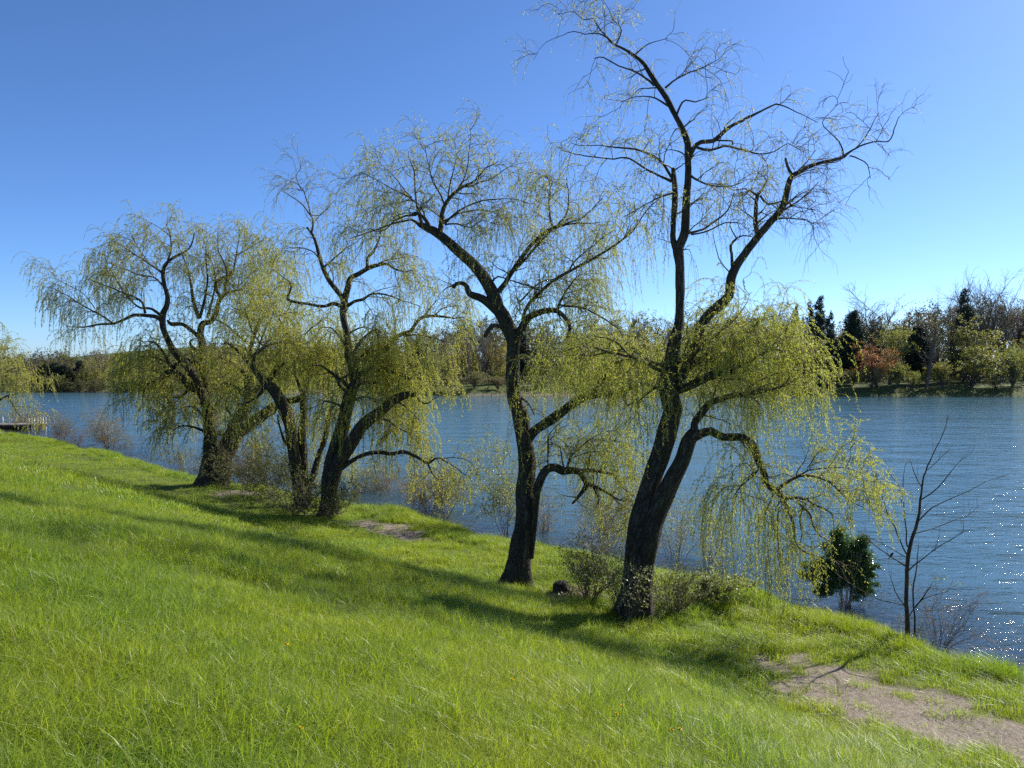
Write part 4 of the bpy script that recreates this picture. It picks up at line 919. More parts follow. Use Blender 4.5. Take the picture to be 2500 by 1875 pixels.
# dark green leafy bush at the right: bare stem bundle below, dense irregular crown above
def dark_bush():
    b = gpt(2062, 1508); Yb = b[1]; r = np.random.default_rng(41)
    root = thing('leafy_bush', 'dark green glossy bush on a bundle of bare pale stems at the water edge', 'bush', b)
    m = Yb / FPX
    st = []
    for n_ in range(26):
        tx = r.uniform(-0.42, 0.42); ty = r.uniform(-0.35, 0.35); hz = r.uniform(0.9, 1.9)
        p_ = np.array([[r.normal(0, .13), r.normal(0, .09), -0.05], [tx * .45, ty * .4, hz * .35], [tx * .65, ty * .65, hz * .7], [tx, ty, hz]])
        st.append(resample(catmull(p_, 0.1), np.zeros(1), 12)[0] if False else np.stack([np.interp(np.linspace(0, 1, 12), np.linspace(0, 1, len(catmull(p_, .1))), catmull(p_, .1)[:, c]) for c in range(3)], -1))
    st = np.array(st); rr = np.linspace(0.012, 0.004, 12)[None, :] * r.uniform(0.7, 1.2, len(st))[:, None]
    v, q = tubes(st, rr, 5); obj('stem_cluster', mesh('stem_cluster', v, q, M_stem_pale), root)
    # crown as leaf-filled lobes (x, y, z, radii), from the outline in the photograph
    px = lambda x, y: ((1700 + x * .36166 - 2062) * m, -(1100 + y * .36166 - 1508) * m)
    lobes = [(945, 600, 60, 70), (960, 700, 85, 80), (1065, 640, 60, 50), (1120, 715, 60, 70), (1000, 770, 110, 70), (1090, 830, 80, 60), (1150, 900, 40, 55), (900, 820, 80, 60), (820, 770, 70, 35),
             (725, 830, 45, 22), (775, 850, 50, 25), (890, 900, 80, 40), (850, 950, 45, 30), (1030, 880, 60, 40), (945, 550, 30, 26), (1160, 790, 35, 40), (1110, 590, 40, 30), (1100, 940, 60, 40)]
    for n_ in range(46):
        q0 = lobes[r.integers(0, 20)]; a = r.uniform(0, 6.28); lobes.append((q0[0] + q0[2] * math.cos(a) * r.uniform(.9, 1.5), q0[1] - q0[3] * math.sin(a) * r.uniform(.9, 1.5), r.uniform(10, 26), r.uniform(8, 20)))
    vs, qs, rn, o_ = [], [], [], 0
    for (x, y, a, c) in lobes:
        X0, Z0 = px(x, y); a_m, c_m = a * .36166 * m * 1.12, c * .36166 * m * 1.15; n = int(3200 * a_m * c_m / 0.1) + 25
        u = nrm(r.normal(size=(n, 3))) * (r.uniform(0, 1, n) ** 0.45)[:, None] * (1 + 0.25 * r.normal(size=(n, 1)))
        p0 = V(X0, r.uniform(-.15, .15), Z0) + u * V(a_m, max(a_m * .9, .15), c_m)
        dr = nrm(nrm(u) * .6 + r.normal(size=(n, 3)) * .6 + V(0, 0, -.2)); sd_ = nrm(np.cross(dr, r.normal(size=(n, 3))))
        l = 0.042 * r.uniform(.7, 1.3, n)[:, None]; w_ = l * 0.62
        vv = np.stack([p0, p0 + dr * l * .5 + sd_ * w_ / 2, p0 + dr * l, p0 + dr * l * .5 - sd_ * w_ / 2], 1).reshape(-1, 3)
        vs.append(vv); qs.append(np.arange(n * 4).reshape(-1, 4) + o_); o_ += n * 4; rn.append(np.repeat(r.uniform(0, 1, n), 4))
    obj('foliage', mesh('foliage', np.vstack(vs), np.vstack(qs), M_leaf_dark, attrs={'rnd': np.concatenate(rn)}), root)
dark_bush()

# bare sapling at the right
t = Tree((2213, 1562), 61)
t.limb('@R8 1424,1262,34 1420,1000,27 1425,800,26 1440,650,24 1490,490,20 1520,320,14 1545,180,10 1580,80,8 1620,0,6 @R7 1660,1280,5 1700,1150,3', dd=0, den=.3, kind='trunk')
t.limb('@R8 1475,1262,13 1480,1050,11 1475,900,10 1490,770,7 1500,650,4', dd=.05, den=.4, free=True)
for sp_, d_ in (('@R8 1420,785,10 1320,720,8 1200,640,5 1120,570,3', -.2), ('@R8 1428,725,8 1350,680,6 1240,620,5 1100,550,3', .3), ('@R8 1422,705,10 1370,600,8 1290,440,7 1250,300,5 1200,150,3', -.1),
                ('@R8 1425,650,10 1420,560,9 1390,400,7 1370,250,5 1300,150,3', .3), ('@R8 1385,350,5 1400,200,4 1410,100,3', -.1), ('@R8 1495,480,10 1590,390,8 1690,340,6 1800,290,5 1950,210,3 2090,170,2', .1),
                ('@R8 1520,330,9 1590,290,8 1680,200,7 1740,120,4 1790,60,3', -.3), ('@R8 1480,560,7 1600,520,6 1700,480,5 1820,440,3 1900,380,2', .4), ('@R8 1432,810,10 1520,750,8 1620,670,6 1720,600,5 1800,540,4 1800,480,2', -.3),
                ('@R8 1410,1045,9 1350,1030,7 1250,1010,6 1150,960,5 1000,870,3', -.2), ('@R8 1400,1040,7 1350,960,6 1310,850,3', .2), ('@R8 1440,1115,7 1490,1050,8 1540,980,8 1590,900,4', .2), ('@R8 1480,1060,6 1530,1000,6 1620,970,4 1700,950,2', -.3),
                ('@R8 1530,260,7 1480,160,5 1450,80,3', .3), ('@R8 1560,130,5 1640,60,4 1700,0,3', .3), ('@R8 1610,680,5 1630,600,3 1640,540,2', .2), ('@R8 1290,430,5 1220,330,3 1180,260,2', .3), ('@R8 1490,1060,5 1560,1080,4 1640,1070,2', .3)):
    t.limb(sp_, dd=d_, den=1.0)
def build_sapling(t, name, label, cat, leafm=None, twigm=None):
    b3 = t.g; root = thing(name, label, cat, b3); r = t.r
    for n_, L in enumerate(t.limbs):
        v, q, bc = limb_mesh(L['p'] - b3, L['r'], 8, 0.03, 900 + n_)
        nm = 'trunk' if L['kind'] == 'trunk' else 'branch'; obj(nm, mesh(nm, v, q, M_bark2, smooth=True, vattr={'bark': bc}), root)
    A = [resample(L['p'], L['r'], 24) for L in t.limbs]; Pp = np.array([a[0] for a in A]); Rp = np.array([a[1] for a in A]); dn = np.array([L['den'] for L in t.limbs])
    b1, r1, _ = grow(Pp, Rp, 3.2, 0.38, K=6, tan=1.0, perp=0.7, up=0.35, grav=-0.2, wig=0.12, t0=0.25, rad=(0.005, 0.002), r=r, den=dn, tip=1)
    b2, r2, _ = grow(b1, r1, 2.5, 0.16, K=4, tan=1.0, perp=0.7, up=0.3, grav=-0.2, wig=0.12, rad=(0.0026, 0.0018), r=r)
    v, q = merge([tubes(b1 - b3, r1, 3), tubes(b2 - b3, r2, 3)]); obj('twig_mass', mesh('twig_mass', v, q, twigm or M_twig_bare), root)
    if leafm is not None:
        lo = P(1700 + 1440 * .36166, 1100 + 960 * .36166, t.Y0); hi = P(1700 + 1720 * .36166, 1100 + 660 * .36166, t.Y0)
        m = (b1[:, -1, 0] > lo[0]) & (b1[:, -1, 0] < hi[0] + .1) & (b1[:, -1, 2] > lo[2]) & (b1[:, -1, 2] < hi[2])
        if m.sum():
            l = leaves(b1[m], 9, 0.07, 0.03, r=r, t0=.5); obj('foliage', mesh('foliage', l[0] - b3, l[1], leafm, attrs={'rnd': l[2]}), root)
    return root
build_sapling(t, 'bare_sapling', 'slender leafless sapling with a few pale leaves, rightmost tree on the near bank', 'tree', M_leaf_pale)
sap = t

# bird on its lower left branch
def bird():
    pos = P(1700 + 1318 * .36166, 1100 + 712 * .36166, sap.Y0 - 0.1)
    root = thing('small_bird', 'tiny dark bird perched on a left branch of the bare sapling', 'bird', pos)
    prof = [(-0.055, 0.004), (-0.04, 0.014), (-0.015, 0.024), (0.012, 0.026), (0.035, 0.018), (0.045, 0.017), (0.058, 0.017), (0.068, 0.010), (0.074, 0.004), (0.086, 0.0008)]
    pts = np.array([(x * 0.62, 0.0, 0.03 + x * 0.85 - (0 if x < .04 else (x - .04) * .6)) for x, _ in prof]); rad = np.array([b_ for _, b_ in prof])
    v, q = tubes(pts[None], rad[None], 12); kb = plain_mat('bird_plumage', (0.025, 0.022, 0.03), 0.6, 0.3, 0.3, 60)
    obj('bird_body', mesh('bird_body', v, q, kb, smooth=True), root)
    tl = np.array([[(-0.028, 0, -0.015), (-0.05, 0, -0.045), (-0.066, 0, -0.075)]]); v, q = tubes(tl, np.array([[0.008, 0.009, 0.006]]), 6); obj('tail', mesh('tail', v, q, kb), root)
    lg = np.array([[(0.0, s * 0.008, 0.015), (0.005, s * 0.008, 0.0), (0.004, s * 0.008, -0.012)] for s in (-1, 1)]); 
    for a in lg: v, q = tubes(a[None], np.full((1, 3), 0.0015), 5); obj('leg', mesh('leg', v, q, kb), root)
bird()

shrub('bank_shrub', 'dense leafy shrub left of the stooping willow stems, dull green', 'shrub', gpt(665, 1216), 2.7, 2.3, 18, M_leaf_shrub, 101, 1.9, 2.5, 5, 0.07, 0.04, wig=.2, lean=(-.3, 0))
shrub('bank_shrub', 'dark tangled shrub at the foot of the stooping willow', 'shrub', gpt(725, 1250), 1.6, 2.2, 18, M_leaf_shrub, 102, 2.0, 2.4, 6, 0.07, 0.04, wig=.22)
shrub('bank_shrub', 'rounded dark shrub right below the forked willow trunk, in front', 'shrub', gpt(800, 1268), 1.35, 1.5, 14, M_leaf_shrub, 103, 2.2, 2.6, 6, 0.07, 0.04, wig=.22)
shrub('bank_shrub', 'light green shrub between the forked willow and the worn patch', 'shrub', gpt(872, 1228), 2.3, 1.5, 8, M_leaf, 104, 1.8, 2.6, 5, 0.05, 0.028)
shrub('bank_shrub', 'reddish brown twiggy thicket on the shore below the long low bough', 'shrub', gpt(975, 1240), 1.9, 2.0, 12, M_leaf_red, 105, 2.0, 3.0, 3, 0.04, 0.02)
shrub('bank_shrub', 'greenish twiggy shrub at the point of the shore, beside a thin dark stem', 'shrub', gpt(1050, 1264), 1.8, 1.5, 16, M_leaf_olive, 106, 2.8, 4.5, 8, 0.045, 0.022)
shrub('bank_shrub', 'grey-green shrub on the shore behind the worn patch', 'shrub', gpt(920, 1232), 1.9, 1.3, 12, M_leaf_pale, 107, 2.4, 4, 5, 0.04, 0.02)
shrub('shore_sapling', 'thin dark sapling rising beyond the point of the shore', 'sapling', gpt(1085, 1277), 2.3, .5, 3, M_leaf, 108, 2.6, 3.6, 6, 0.05, 0.025, r0=.02)
shrub('shore_sapling', 'upright straggly sapling behind the broad willow at the waterline', 'sapling', gpt(440, 1153), 1.9, .5, 5, M_leaf_pale, 109, 2.4, 3.2, 4, 0.05, 0.025)
shrub('shore_bush', 'rounded twiggy bush standing alone on the left shore', 'bush', gpt(268, 1106), 3.0, 1.4, 13, M_leaf_olive, 110, 1.3, 2.0, 3, 0.08, 0.04, r0=.02)
shrub('shore_bush', 'low bush at the right foot of the lone rounded bush', 'bush', gpt(300, 1112), 1.5, 1.0, 9, M_leaf_olive, 111, 1.4, 2.2, 3, 0.07, 0.035, r0=.014)
shrub('shore_bush', 'small bare bush between the dock and the lone rounded bush', 'bush', gpt(150, 1082), 2.1, 1.3, 14, M_leaf_olive, 112, 1.8, 3, 2, 0.07, 0.035, r0=.016)
shrub('shore_bush', 'thin pinkish brush right of the small bare bush', 'bush', gpt(182, 1092), 1.3, 1.2, 12, M_leaf_red, 113, 1.8, 3, 2, 0.07, 0.03, r0=.012)
shrub('shore_bush', 'bare brush on the shore just right of the dock', 'bush', gpt(92, 1066), 2.3, 1.5, 14, M_leaf_red, 114, 1.6, 3, 1.5, 0.07, 0.03, r0=.016)
shrub('shore_bush', 'bare brush on the shore in front of the dock', 'bush', gpt(45, 1058), 2.4, 1.4, 12, M_leaf_red, 115, 1.6, 3, 1.5, 0.07, 0.03, r0=.016)
shrub('shore_bush', 'pale brush on the shore left of the broad willow trunk', 'bush', gpt(478, 1160), 1.0, 1.2, 14, M_leaf_pale, 116, 2, 3, 3, 0.05, 0.025)
shrub('shore_bush', 'brown brush on the shore between the broad and stooping willows', 'bush', gpt(600, 1188), 2.4, 1.7, 14, M_leaf_red, 117, 2.2, 3.5, 3, 0.05, 0.025)
shrub('shore_sapling', 'leafy green sprouts behind the left side of the middle willow trunk', 'sapling', gpt(1235, 1322), 3.3, .8, 6, M_leaf_pale, 118, 1.6, 2.4, 5, 0.07, 0.035, lean=(-.9, .3), r0=.012)
shrub('shore_sapling', 'slim saplings on the shore right of the middle willow trunk', 'sapling', gpt(1325, 1332), 1.9, .55, 7, M_leaf_olive, 119, 2.2, 3, 4, 0.05, 0.025)
shrub('shore_sapling', 'dark thin sapling left of the tallest willow, hung with yellow twigs', 'sapling', gpt(1487, 1360), 2.9, .55, 5, M_leaf_olive, 120, 2.6, 4.0, 6, 0.045, 0.022, r0=.014)
shrub('bank_shrub', 'brown-green thicket behind the left foot of the tallest willow', 'shrub', gpt(1465, 1400), 1.8, 1.2, 8, M_leaf_shrub, 121, 1.8, 2.8, 4, 0.04, 0.02, stemm=M_stem_pale)
shrub('bank_shrub', 'yellowish budding shrub right behind the tallest willow trunk', 'shrub', gpt(1650, 1392), 2.3, 1.1, 9, M_leaf_pale, 122, 1.8, 2.8, 5, 0.042, 0.022, stemm=M_stem_pale)
shrub('shore_sapling', 'slender leafy sapling on the shore right of the yellowish shrub', 'sapling', gpt(1722, 1408), 2.2, .4, 5, M_leaf_pale, 123, 2.2, 3, 6, 0.045, 0.022)
shrub('shore_sapling', 'low open sprig right of the slender sapling at the water edge', 'sapling', gpt(1765, 1420), 1.1, .8, 6, M_leaf_pale, 124, 2.2, 3, 4, 0.045, 0.022)
shrub('bank_shrub', 'leafy shrub in front of the tallest willow, small pale leaves on dark stems', 'shrub', gpt(1530, 1520), 1.35, .75, 12, M_leaf_pale, 125, 2.4, 3.2, 5, 0.045, 0.028)
shrub('bank_shrub', 'tangled olive shrub at the right foot of the tallest willow', 'shrub', gpt(1640, 1500), 1.0, 1.0, 20, M_leaf_shrub, 126, 3, 4.5, 8, 0.042, 0.026)
shrub('bank_shrub', 'arching sprays of whitish leaves reaching right from the tallest willow', 'shrub', gpt(1690, 1470), .75, .45, 9, M_leaf_pale, 127, 3.2, 5, 24, 0.055, 0.036, lean=(1.0, -.1), grav=.9)
shrub('bank_shrub', 'grey-leaved shrub left of the tallest willow above the stump', 'shrub', gpt(1440, 1470), 1.3, .9, 14, M_leaf_shrub, 128, 2.6, 4, 9, 0.045, 0.026)
shrub('shore_weed', 'fan of thin reddish weed stems right of the bare sapling', 'weed', gpt(2290, 1592), 1.35, .8, 12, M_leaf_red, 129, 1.6, 2, 4, 0.03, 0.015, lean=(.5, 0), r0=.007)
shrub('shore_weed', 'short weedy twigs around the foot of the bare sapling', 'weed', gpt(2236, 1568), .6, .4, 10, M_leaf_pale, 130, 2, 2.5, 5, 0.03, 0.015, r0=.005)
shrub('shore_weed', 'thin weeds just right of the dark green bush', 'weed', gpt(2108, 1515), .85, .5, 8, M_leaf_olive, 131, 2, 2.5, 4, 0.03, 0.015, r0=.005)
shrub('shore_weed', 'dark weed stalks on the bank left of the dark green bush', 'weed', gpt(1885, 1440), .7, .6, 8, M_leaf_shrub, 132, 2, 2.5, 6, 0.03, 0.018, r0=.005)

# stump with litter
def stump():
    b = gpt(1378, 1450); r = np.random.default_rng(3)
    root = thing('old_stump', 'low dark stump half buried in dry leaves left of the tallest willow', 'stump', b)
    pts = np.array([(0, 0, -0.15), (-.02, 0, 0), (-.05, .02, .14), (-.07, .02, .26), (-.07, .02, .31)]); rad = np.array([.30, .27, .22, .19, .10])
    v, q, bc = limb_mesh(catmull(np.c_[pts, rad], .05)[:, :3], catmull(np.c_[pts, rad], .05)[:, 3], 18, .12, 77)
    obj('stump_wood', mesh('stump_wood', v, q, M_bark, smooth=True, vattr={'bark': bc}), root)
    n = 1500; a = r.normal(0, 1, (n, 2)) * V(.42, .25) + V(.38, -.12); zz = height(a[:, 0] + b[0], a[:, 1] + b[1]) - b[2] + np.abs(r.normal(0, .09, n)) * np.exp(-((a[:, 0] - .3) ** 2) * 2)
    p0 = np.c_[a, zz + .02]; dr = nrm(r.normal(size=(n, 3)) * V(1, 1, .5)); sd_ = nrm(np.cross(dr, r.normal(size=(n, 3)) * .5 + V(0, 0, 1))); l = .055 * r.uniform(.6, 1.4, n)[:, None]
    v = np.stack([p0, p0 + dr * l * .5 + sd_ * l * .3, p0 + dr * l, p0 + dr * l * .5 - sd_ * l * .3], 1).reshape(-1, 3)
    o = obj('leaf_litter', mesh('leaf_litter', v, np.arange(n * 4).reshape(-1, 4), M_dry, attrs={'rnd': np.repeat(r.uniform(0, 1, n), 4)}), root)
stump()

# dandelions
M_yel = plain_mat('dandelion_petal', (0.80, 0.58, 0.02), 0.6, 0.3, 0.12, 90)
M_st = plain_mat('flower_stalk', (0.16, 0.24, 0.06), 0.6, 0.3, 0.2, 20)
fl = [(735, 1841, 'lowest, near the bottom edge left of centre'), (1506, 1785, 'on the left of a close pair at the lower right'), (1519, 1763, 'upper one of the close pair at the lower right'),
      (1640, 1825, 'just above the bottom edge right of centre'), (700, 1616, 'in tall grass left of centre'), (1075, 1480, 'alone between the middle willow and the lawn centre'),
      (322, 1328, 'far up the slope at the left'), (1660, 1822, 'partner at the bottom edge right of centre'), (1250, 1697, 'in the middle of the foreground grass')]
for n_, (x, y, s_) in enumerate(fl):
    g_ = gpt(x, y + 14); root = thing('dandelion', 'yellow dandelion ' + s_, 'flower', g_, 'dandelions in the grass')
    r = np.random.default_rng(300 + n_); hgt = .20
    v, q = tubes(np.array([[(0, 0, -.02), (.005, 0, hgt * .5), (0, .004, hgt)]]), np.full((1, 3), .0022), 5); obj('flower_stalk', mesh('flower_stalk', v, q, M_st), root)
    m = 70; a = r.uniform(0, 6.283, m); el = r.uniform(-.1, 1.3, m); dr = np.stack([np.cos(a) * np.cos(el), np.sin(a) * np.cos(el), np.sin(el)], -1)
    sd_ = nrm(np.cross(dr, V(0, 0, 1) + r.normal(size=(m, 3)) * .2)); c = V(0, .004, hgt); l = .017
    v = np.stack([c + dr * .003 - sd_ * .001, c + dr * .003 + sd_ * .001, c + dr * l + sd_ * .003, c + dr * l - sd_ * .003], 1).reshape(-1, 3)
    obj('flower_head', mesh('flower_head', v, np.arange(m * 4).reshape(-1, 4), M_yel), root)

# ------------------------------------------------------------------ dock at the left edge
def box(c, s):
    c, s = np.asarray(c, float), np.asarray(s, float) / 2
    v = np.array([[x, y, z] for z in (-1, 1) for y in (-1, 1) for x in (-1, 1)]) * s + c
    q = np.array([[0, 2, 3, 1], [4, 5, 7, 6], [0, 1, 5, 4], [2, 6, 7, 3], [0, 4, 6, 2], [1, 3, 7, 5]]); return v, q
M_deck = plain_mat('weathered_deck_board', (0.24, 0.21, 0.18), 0.85, 0.2, 0.3, 3)
M_dark = plain_mat('dock_float_dark', (0.04, 0.035, 0.03), 0.8, 0.3, 0.3, 3)
M_white = plain_mat('white_post_paint', (0.72, 0.73, 0.74), 0.5, 0.4, 0.06, 3)
dk = P(101, 1040, 70); c0 = V(dk[0], 70, 0)
root = thing('floating_dock', 'low grey dock with white posts reaching in from the left edge', 'dock', c0)
bl = [box((-0.15 - .30 * i_, 0, .50), (.285, 1.8, .05)) for i_ in range(30)]
v, q = merge(bl); obj('deck', mesh('deck', v, q, M_deck), root)
v, q = merge([box((-2.6, y, .36), (5.2, .14, .22)) for y in (-.8, .8)] + [box((-2.6, 0, .15), (5.0, 1.3, .25))]); obj('float', mesh('float', v, q, M_dark), root)
v, q = merge([box((-7.1, y, .38), (3.8, .12, .16)) for y in (-.8, .8)]); obj('beam', mesh('beam', v, q, M_deck), root)
for i_ in range(11):
    for s_ in (-1, 1):
        if i_ in (3, 5) and s_ == -1: continue
        xx = -.1 - .26 * i_ if i_ < 4 else -4.2 - .62 * (i_ - 4)
        v, q = tubes(np.array([[(xx, s_ * .84, -.6), (xx, s_ * .84, .4), (xx, s_ * .84, 1.12), (xx, s_ * .84, 1.14)]]), np.array([[.045, .045, .045, .01]]), 10)
        obj('post', mesh('post', v, q, M_white, smooth=False), root)

# ------------------------------------------------------------------ far bank trees
def far_wood(kind, seed):
    """returns (wood mesh, foliage mesh) of a unit tree: height 1, crown about 1 wide; scaled by the object"""
    r = np.random.default_rng(seed)
    def stem(n, spread, k0=.0, lean=.0):
        pts = np.zeros((n, 10, 3))
        for i_ in range(n):
            a = r.uniform(0, 6.28) if n > 1 else 0; e = V(math.cos(a), math.sin(a), 0) * spread
            for kk in range(10):
                t_ = kk / 9; pts[i_, kk] = e * (t_ ** 1.2) + V(r.normal(0, .008), r.normal(0, .008), t_ * (.92 if n == 1 else .85))
            pts[i_, 0] = V(r.normal(0, .01), r.normal(0, .01), -.01)
        return pts
    if kind == 'bare' or kind == 'leafy' or kind == 'willow':
        n = {'bare': 2, 'leafy': 3, 'willow': 3}[kind]
        st = stem(n, .16 if kind == 'bare' else .16); st[:, :, 2] *= .95
        rr = np.linspace(.022, .004, 10)[None, :] * np.ones((n, 1))
        b1, r1, _ = grow(st, rr, 13, .44, K=9, tan=1.0, perp=.75, up=.35, grav=-.3, wig=.10, t0=.22, rad=(.012, .003), r=r, lenvar=(.5, 1.1))
        b2, r2, _ = grow(b1, r1, 17, .20, K=6, tan=1.0, perp=.7, up=.15, grav=(0 if kind != 'willow' else 3), wig=.14, t0=.15, rad=(.0035, .0012), r=r, tip=1)
        b3_, r3, _ = grow(b2, r2, 30 if kind == 'bare' else 16, .09, K=4, tan=1.0, perp=.8, up=.1, grav=(0 if kind != 'willow' else 14), wig=.14, rad=(.0016, .0010), r=r, tip=1)
        wood = merge([tubes(st, rr, 7), tubes(b1, r1, 4), tubes(b2, r2, 3), tubes(b3_, r3, 3)])
        if kind == 'bare': lf_ = leaves(b3_, 22, .010, .006, r=r); print('bare', len(lf_[1]), len(b3_))
        elif kind == 'leafy': lf_ = leaves(b3_, 95, .019, .014, r=r, jit=.012); print('leafy', len(lf_[1]), len(b3_))
        else:
            b4, r4, _ = grow(b2, r2, 16, .22, K=5, tan=.5, perp=.5, up=0, grav=40, wig=.08, rad=(.0008, .0006), r=r); lf_ = leaves(b4, 38, .020, .011, r=r, jit=.006, rand=.4); print('fwillow', len(lf_[1]))
        return wood, lf_
    if kind == 'shrub':
        n = 16; st = np.zeros((n, 8, 3))
        for i_ in range(n):
            a = r.uniform(0, 6.28); sp_ = r.uniform(.05, .6)
            for kk in range(8): t_ = kk / 7; st[i_, kk] = V(math.cos(a) * sp_ * t_ * 1.0, math.sin(a) * sp_ * t_, (t_ ** .8) * (.95 - .35 * sp_)) + r.normal(0, .015, 3) * (kk > 0)
        rr = np.linspace(.014, .004, 8)[None, :] * np.ones((n, 1))
        b1, r1, _ = grow(st, rr, 8, .26, K=6, tan=.8, perp=.8, up=.25, grav=.5, wig=.18, t0=.2, rad=(.006, .002), r=r, tip=1)
        b2, r2, _ = grow(b1, r1, 16, .10, K=4, tan=.8, perp=.9, up=.1, grav=.5, wig=.18, rad=(.0022, .0012), r=r, tip=1)
        return merge([tubes(st, rr, 4), tubes(b1, r1, 3), tubes(b2, r2, 3)]), leaves(b2, 90, .030, .021, r=r, jit=.015)
    if kind in ('spruce', 'cedar'):
        st = stem(1, 0); st[0, :, 2] = np.linspace(-.01, 1, 10); rr = np.linspace(.018, .002, 10)[None, :]
        n = 190 if kind == 'spruce' else 260; zz = np.sort(r.uniform(.08, .985, n)); ang = r.uniform(0, 6.28, n)
        env = (1 - zz) ** (1.0 if kind == 'spruce' else .62) * (.24 if kind == 'spruce' else .22) * (1 if kind == 'spruce' else np.minimum(1, zz * 4 + .4)) + .012
        env = env * r.uniform(.7, 1.15, n)
        K = 5; b1 = np.zeros((n, K, 3))
        for kk in range(K):
            t_ = kk / (K - 1); dz = (-.25 * t_ + .18 * t_ * t_) * env if kind == 'spruce' else (.9 * t_) * env
            b1[:, kk] = np.stack([np.cos(ang) * env * t_, np.sin(ang) * env * t_, zz + dz], -1)
        r1 = np.linspace(.0035, .001, K)[None, :] * np.ones((n, 1))
        b2, r2, _ = grow(b1, r1, 120, .05, K=3, tan=.9, perp=.7, up=-.1, grav=.3, wig=.05, rad=(.001, .0006), r=r, tip=1)
        lf_ = leaves(b2, 330, .016, .007, r=r, jit=.004, rand=.6)
        return merge([tubes(st, rr, 6), tubes(b1, r1, 3)]), lf_
MATS = {'bare': (M_farwood_pale, M_farbud), 'leafy': (M_farwood, M_farleaf), 'willow': (M_farwood, M_farwillow), 'shrub': (M_farwood, M_farshrub), 'spruce': (M_farwood, M_fardark), 'cedar': (M_farwood, M_fardark)}
LIB = {}
def lib(kind, var, wm=None, fm=None):
    key = (kind, var, wm, fm)
    if key not in LIB:
        (wv, wq_), lf_ = far_wood(kind, 500 + var * 17 + sum(map(ord, kind)))
        a, b_ = MATS[kind]
        # normalise the mesh: height 1 and half-width 0.5
        top = np.percentile(wv[:, 2], 99.9); hw = np.percentile(np.abs(wv[:, :2]).max(1), 99.0)
        s_ = V(.5 / hw, .5 / hw, 1 / top)
        LIB[key] = (mesh('trunk', wv * s_, wq_, wm or a), mesh('foliage', lf_[0] * s_, lf_[1], fm or b_, attrs={'rnd': lf_[2]}))
    return LIB[key]
FAR_NAMES = {'bare': ('bare_tree', 'tree'), 'leafy': ('leafing_tree', 'tree'), 'willow': ('far_willow', 'tree'), 'shrub': ('shore_shrub', 'shrub'), 'spruce': ('spruce_tree', 'tree'), 'cedar': ('cedar_tree', 'tree')}
def far(kind, px, top, hw, Y, label, group=None, var=0, rot=None, wm=None, fm=None):
    x = (px - 1250) / FPX * Y; z0 = gz(x, Y); h = P(px, top, Y)[2] - z0; wdt = 2 * hw / FPX * Y
    nm, cat = FAR_NAMES[kind]
    root = thing(nm, label, cat, (x, Y, z0 - .1), group); root.rotation_euler.z = rng.uniform(0, 6.28) if rot is None else rot
    root.scale = (wdt, wdt, h)
    a, b_ = lib(kind, var, wm, fm); obj('trunk', a, root); obj('foliage', b_, root); return root

G1, G2, G3, G4 = 'trees on the far bank', 'shrubs along the far shore', 'dark conifers on the far bank', 'trees on the far left bank'
# right side
far('bare', 2148, 688, 90, 166, 'airy bare tree standing alone between the dark conifers and the tall double tree', G1, 0)
far('bare', 2262, 712, 90, 141, 'dark bare tree with two close trunks rising from the far waterline', G1, 1, wm=M_farwood)
far('bare', 2388, 645, 90, 162, 'tall bare crown, left of the two highest on the far bank', G1, 2)
far('bare', 2446, 650, 82, 160, 'tall bare crown, right of the two highest on the far bank', G1, 0)
far('bare', 2318, 678, 50, 168, 'thin bare tree left of the two highest crowns', G1, 1)
far('bare', 2505, 700, 62, 168, 'bare tree cut by the right edge of the picture', G1, 2)
far('bare', 1902, 706, 55, 165, 'bare tree rising just above the leafy skirt of the tallest willow', G1, 2)
far('bare', 2110, 800, 50, 172, 'small bare tree right of the lone dark conifer', G1, 1)
far('spruce', 1977, 730, 24, 158, 'dark spruce, left of the tall close pair', G3)
far('spruce', 1998, 720, 30, 154, 'dark spruce with the highest pointed tip', G3, 1)
far('spruce', 2024, 757, 28, 150, 'dark spruce on the right of the pointed group', G3, 0)
far('spruce', 1941, 742, 18, 160, 'small dark spruce peeping over the willow foliage', G3, 1)
far('spruce', 1957, 770, 18, 158, 'lowest of the dark spruce tips beside the willow foliage', G3, 0)
far('cedar', 2081, 762, 30, 150, 'lone broad dark conifer left of the orange tree', G3, 0)
far('spruce', 2352, 702, 32, 158, 'dark pine showing between the tall bare crowns', G3, 1)
far('cedar', 2243, 795, 34, 150, 'dark conifer behind the tree with two close trunks', G3, 1)
far('leafy', 2142, 828, 64, 143, 'small tree with orange leaves on the far bank', G1, 0, fm=M_farorange)
far('leafy', 2172, 782, 58, 149, 'dark-branched yellow-green tree rising over the orange one', G1, 1)
far('leafy', 2380, 762, 82, 150, 'wide layered green tree under the highest bare crowns', G1, 2)
far('shrub', 2372, 842, 84, 143, 'big rounded olive bush, the widest at the right', G2, 0, fm=M_farleaf)
far('shrub', 2472, 845, 52, 143, 'leafy bush at the right edge beside the widest bush', G2, 1, fm=M_farleaf)
far('leafy', 2300, 800, 40, 152, 'pale green tree behind the double trunk at its right', G1, 0)
far('leafy', 2474, 742, 62, 172, 'russet round tree behind the bare crowns at the right edge', G1, 1, fm=M_farred)
far('leafy', 2510, 790, 50, 150, 'green tree half cut by the right edge', G1, 2)
far('leafy', 2062, 850, 40, 152, 'green tree in front of the lone dark conifer', G1, 2)
far('shrub', 2020, 905, 42, 141, 'brownish shrub beside the tallest willow foliage edge', G2, 0)
far('shrub', 2080, 900, 36, 141.5, 'open shrub below the lone dark conifer', G2, 1)
far('shrub', 2128, 895, 34, 140.5, 'shrub below the orange tree', G2, 0)
far('shrub', 2190, 882, 40, 141, 'light green shrub right of the orange tree', G2, 1, fm=M_farleaf)
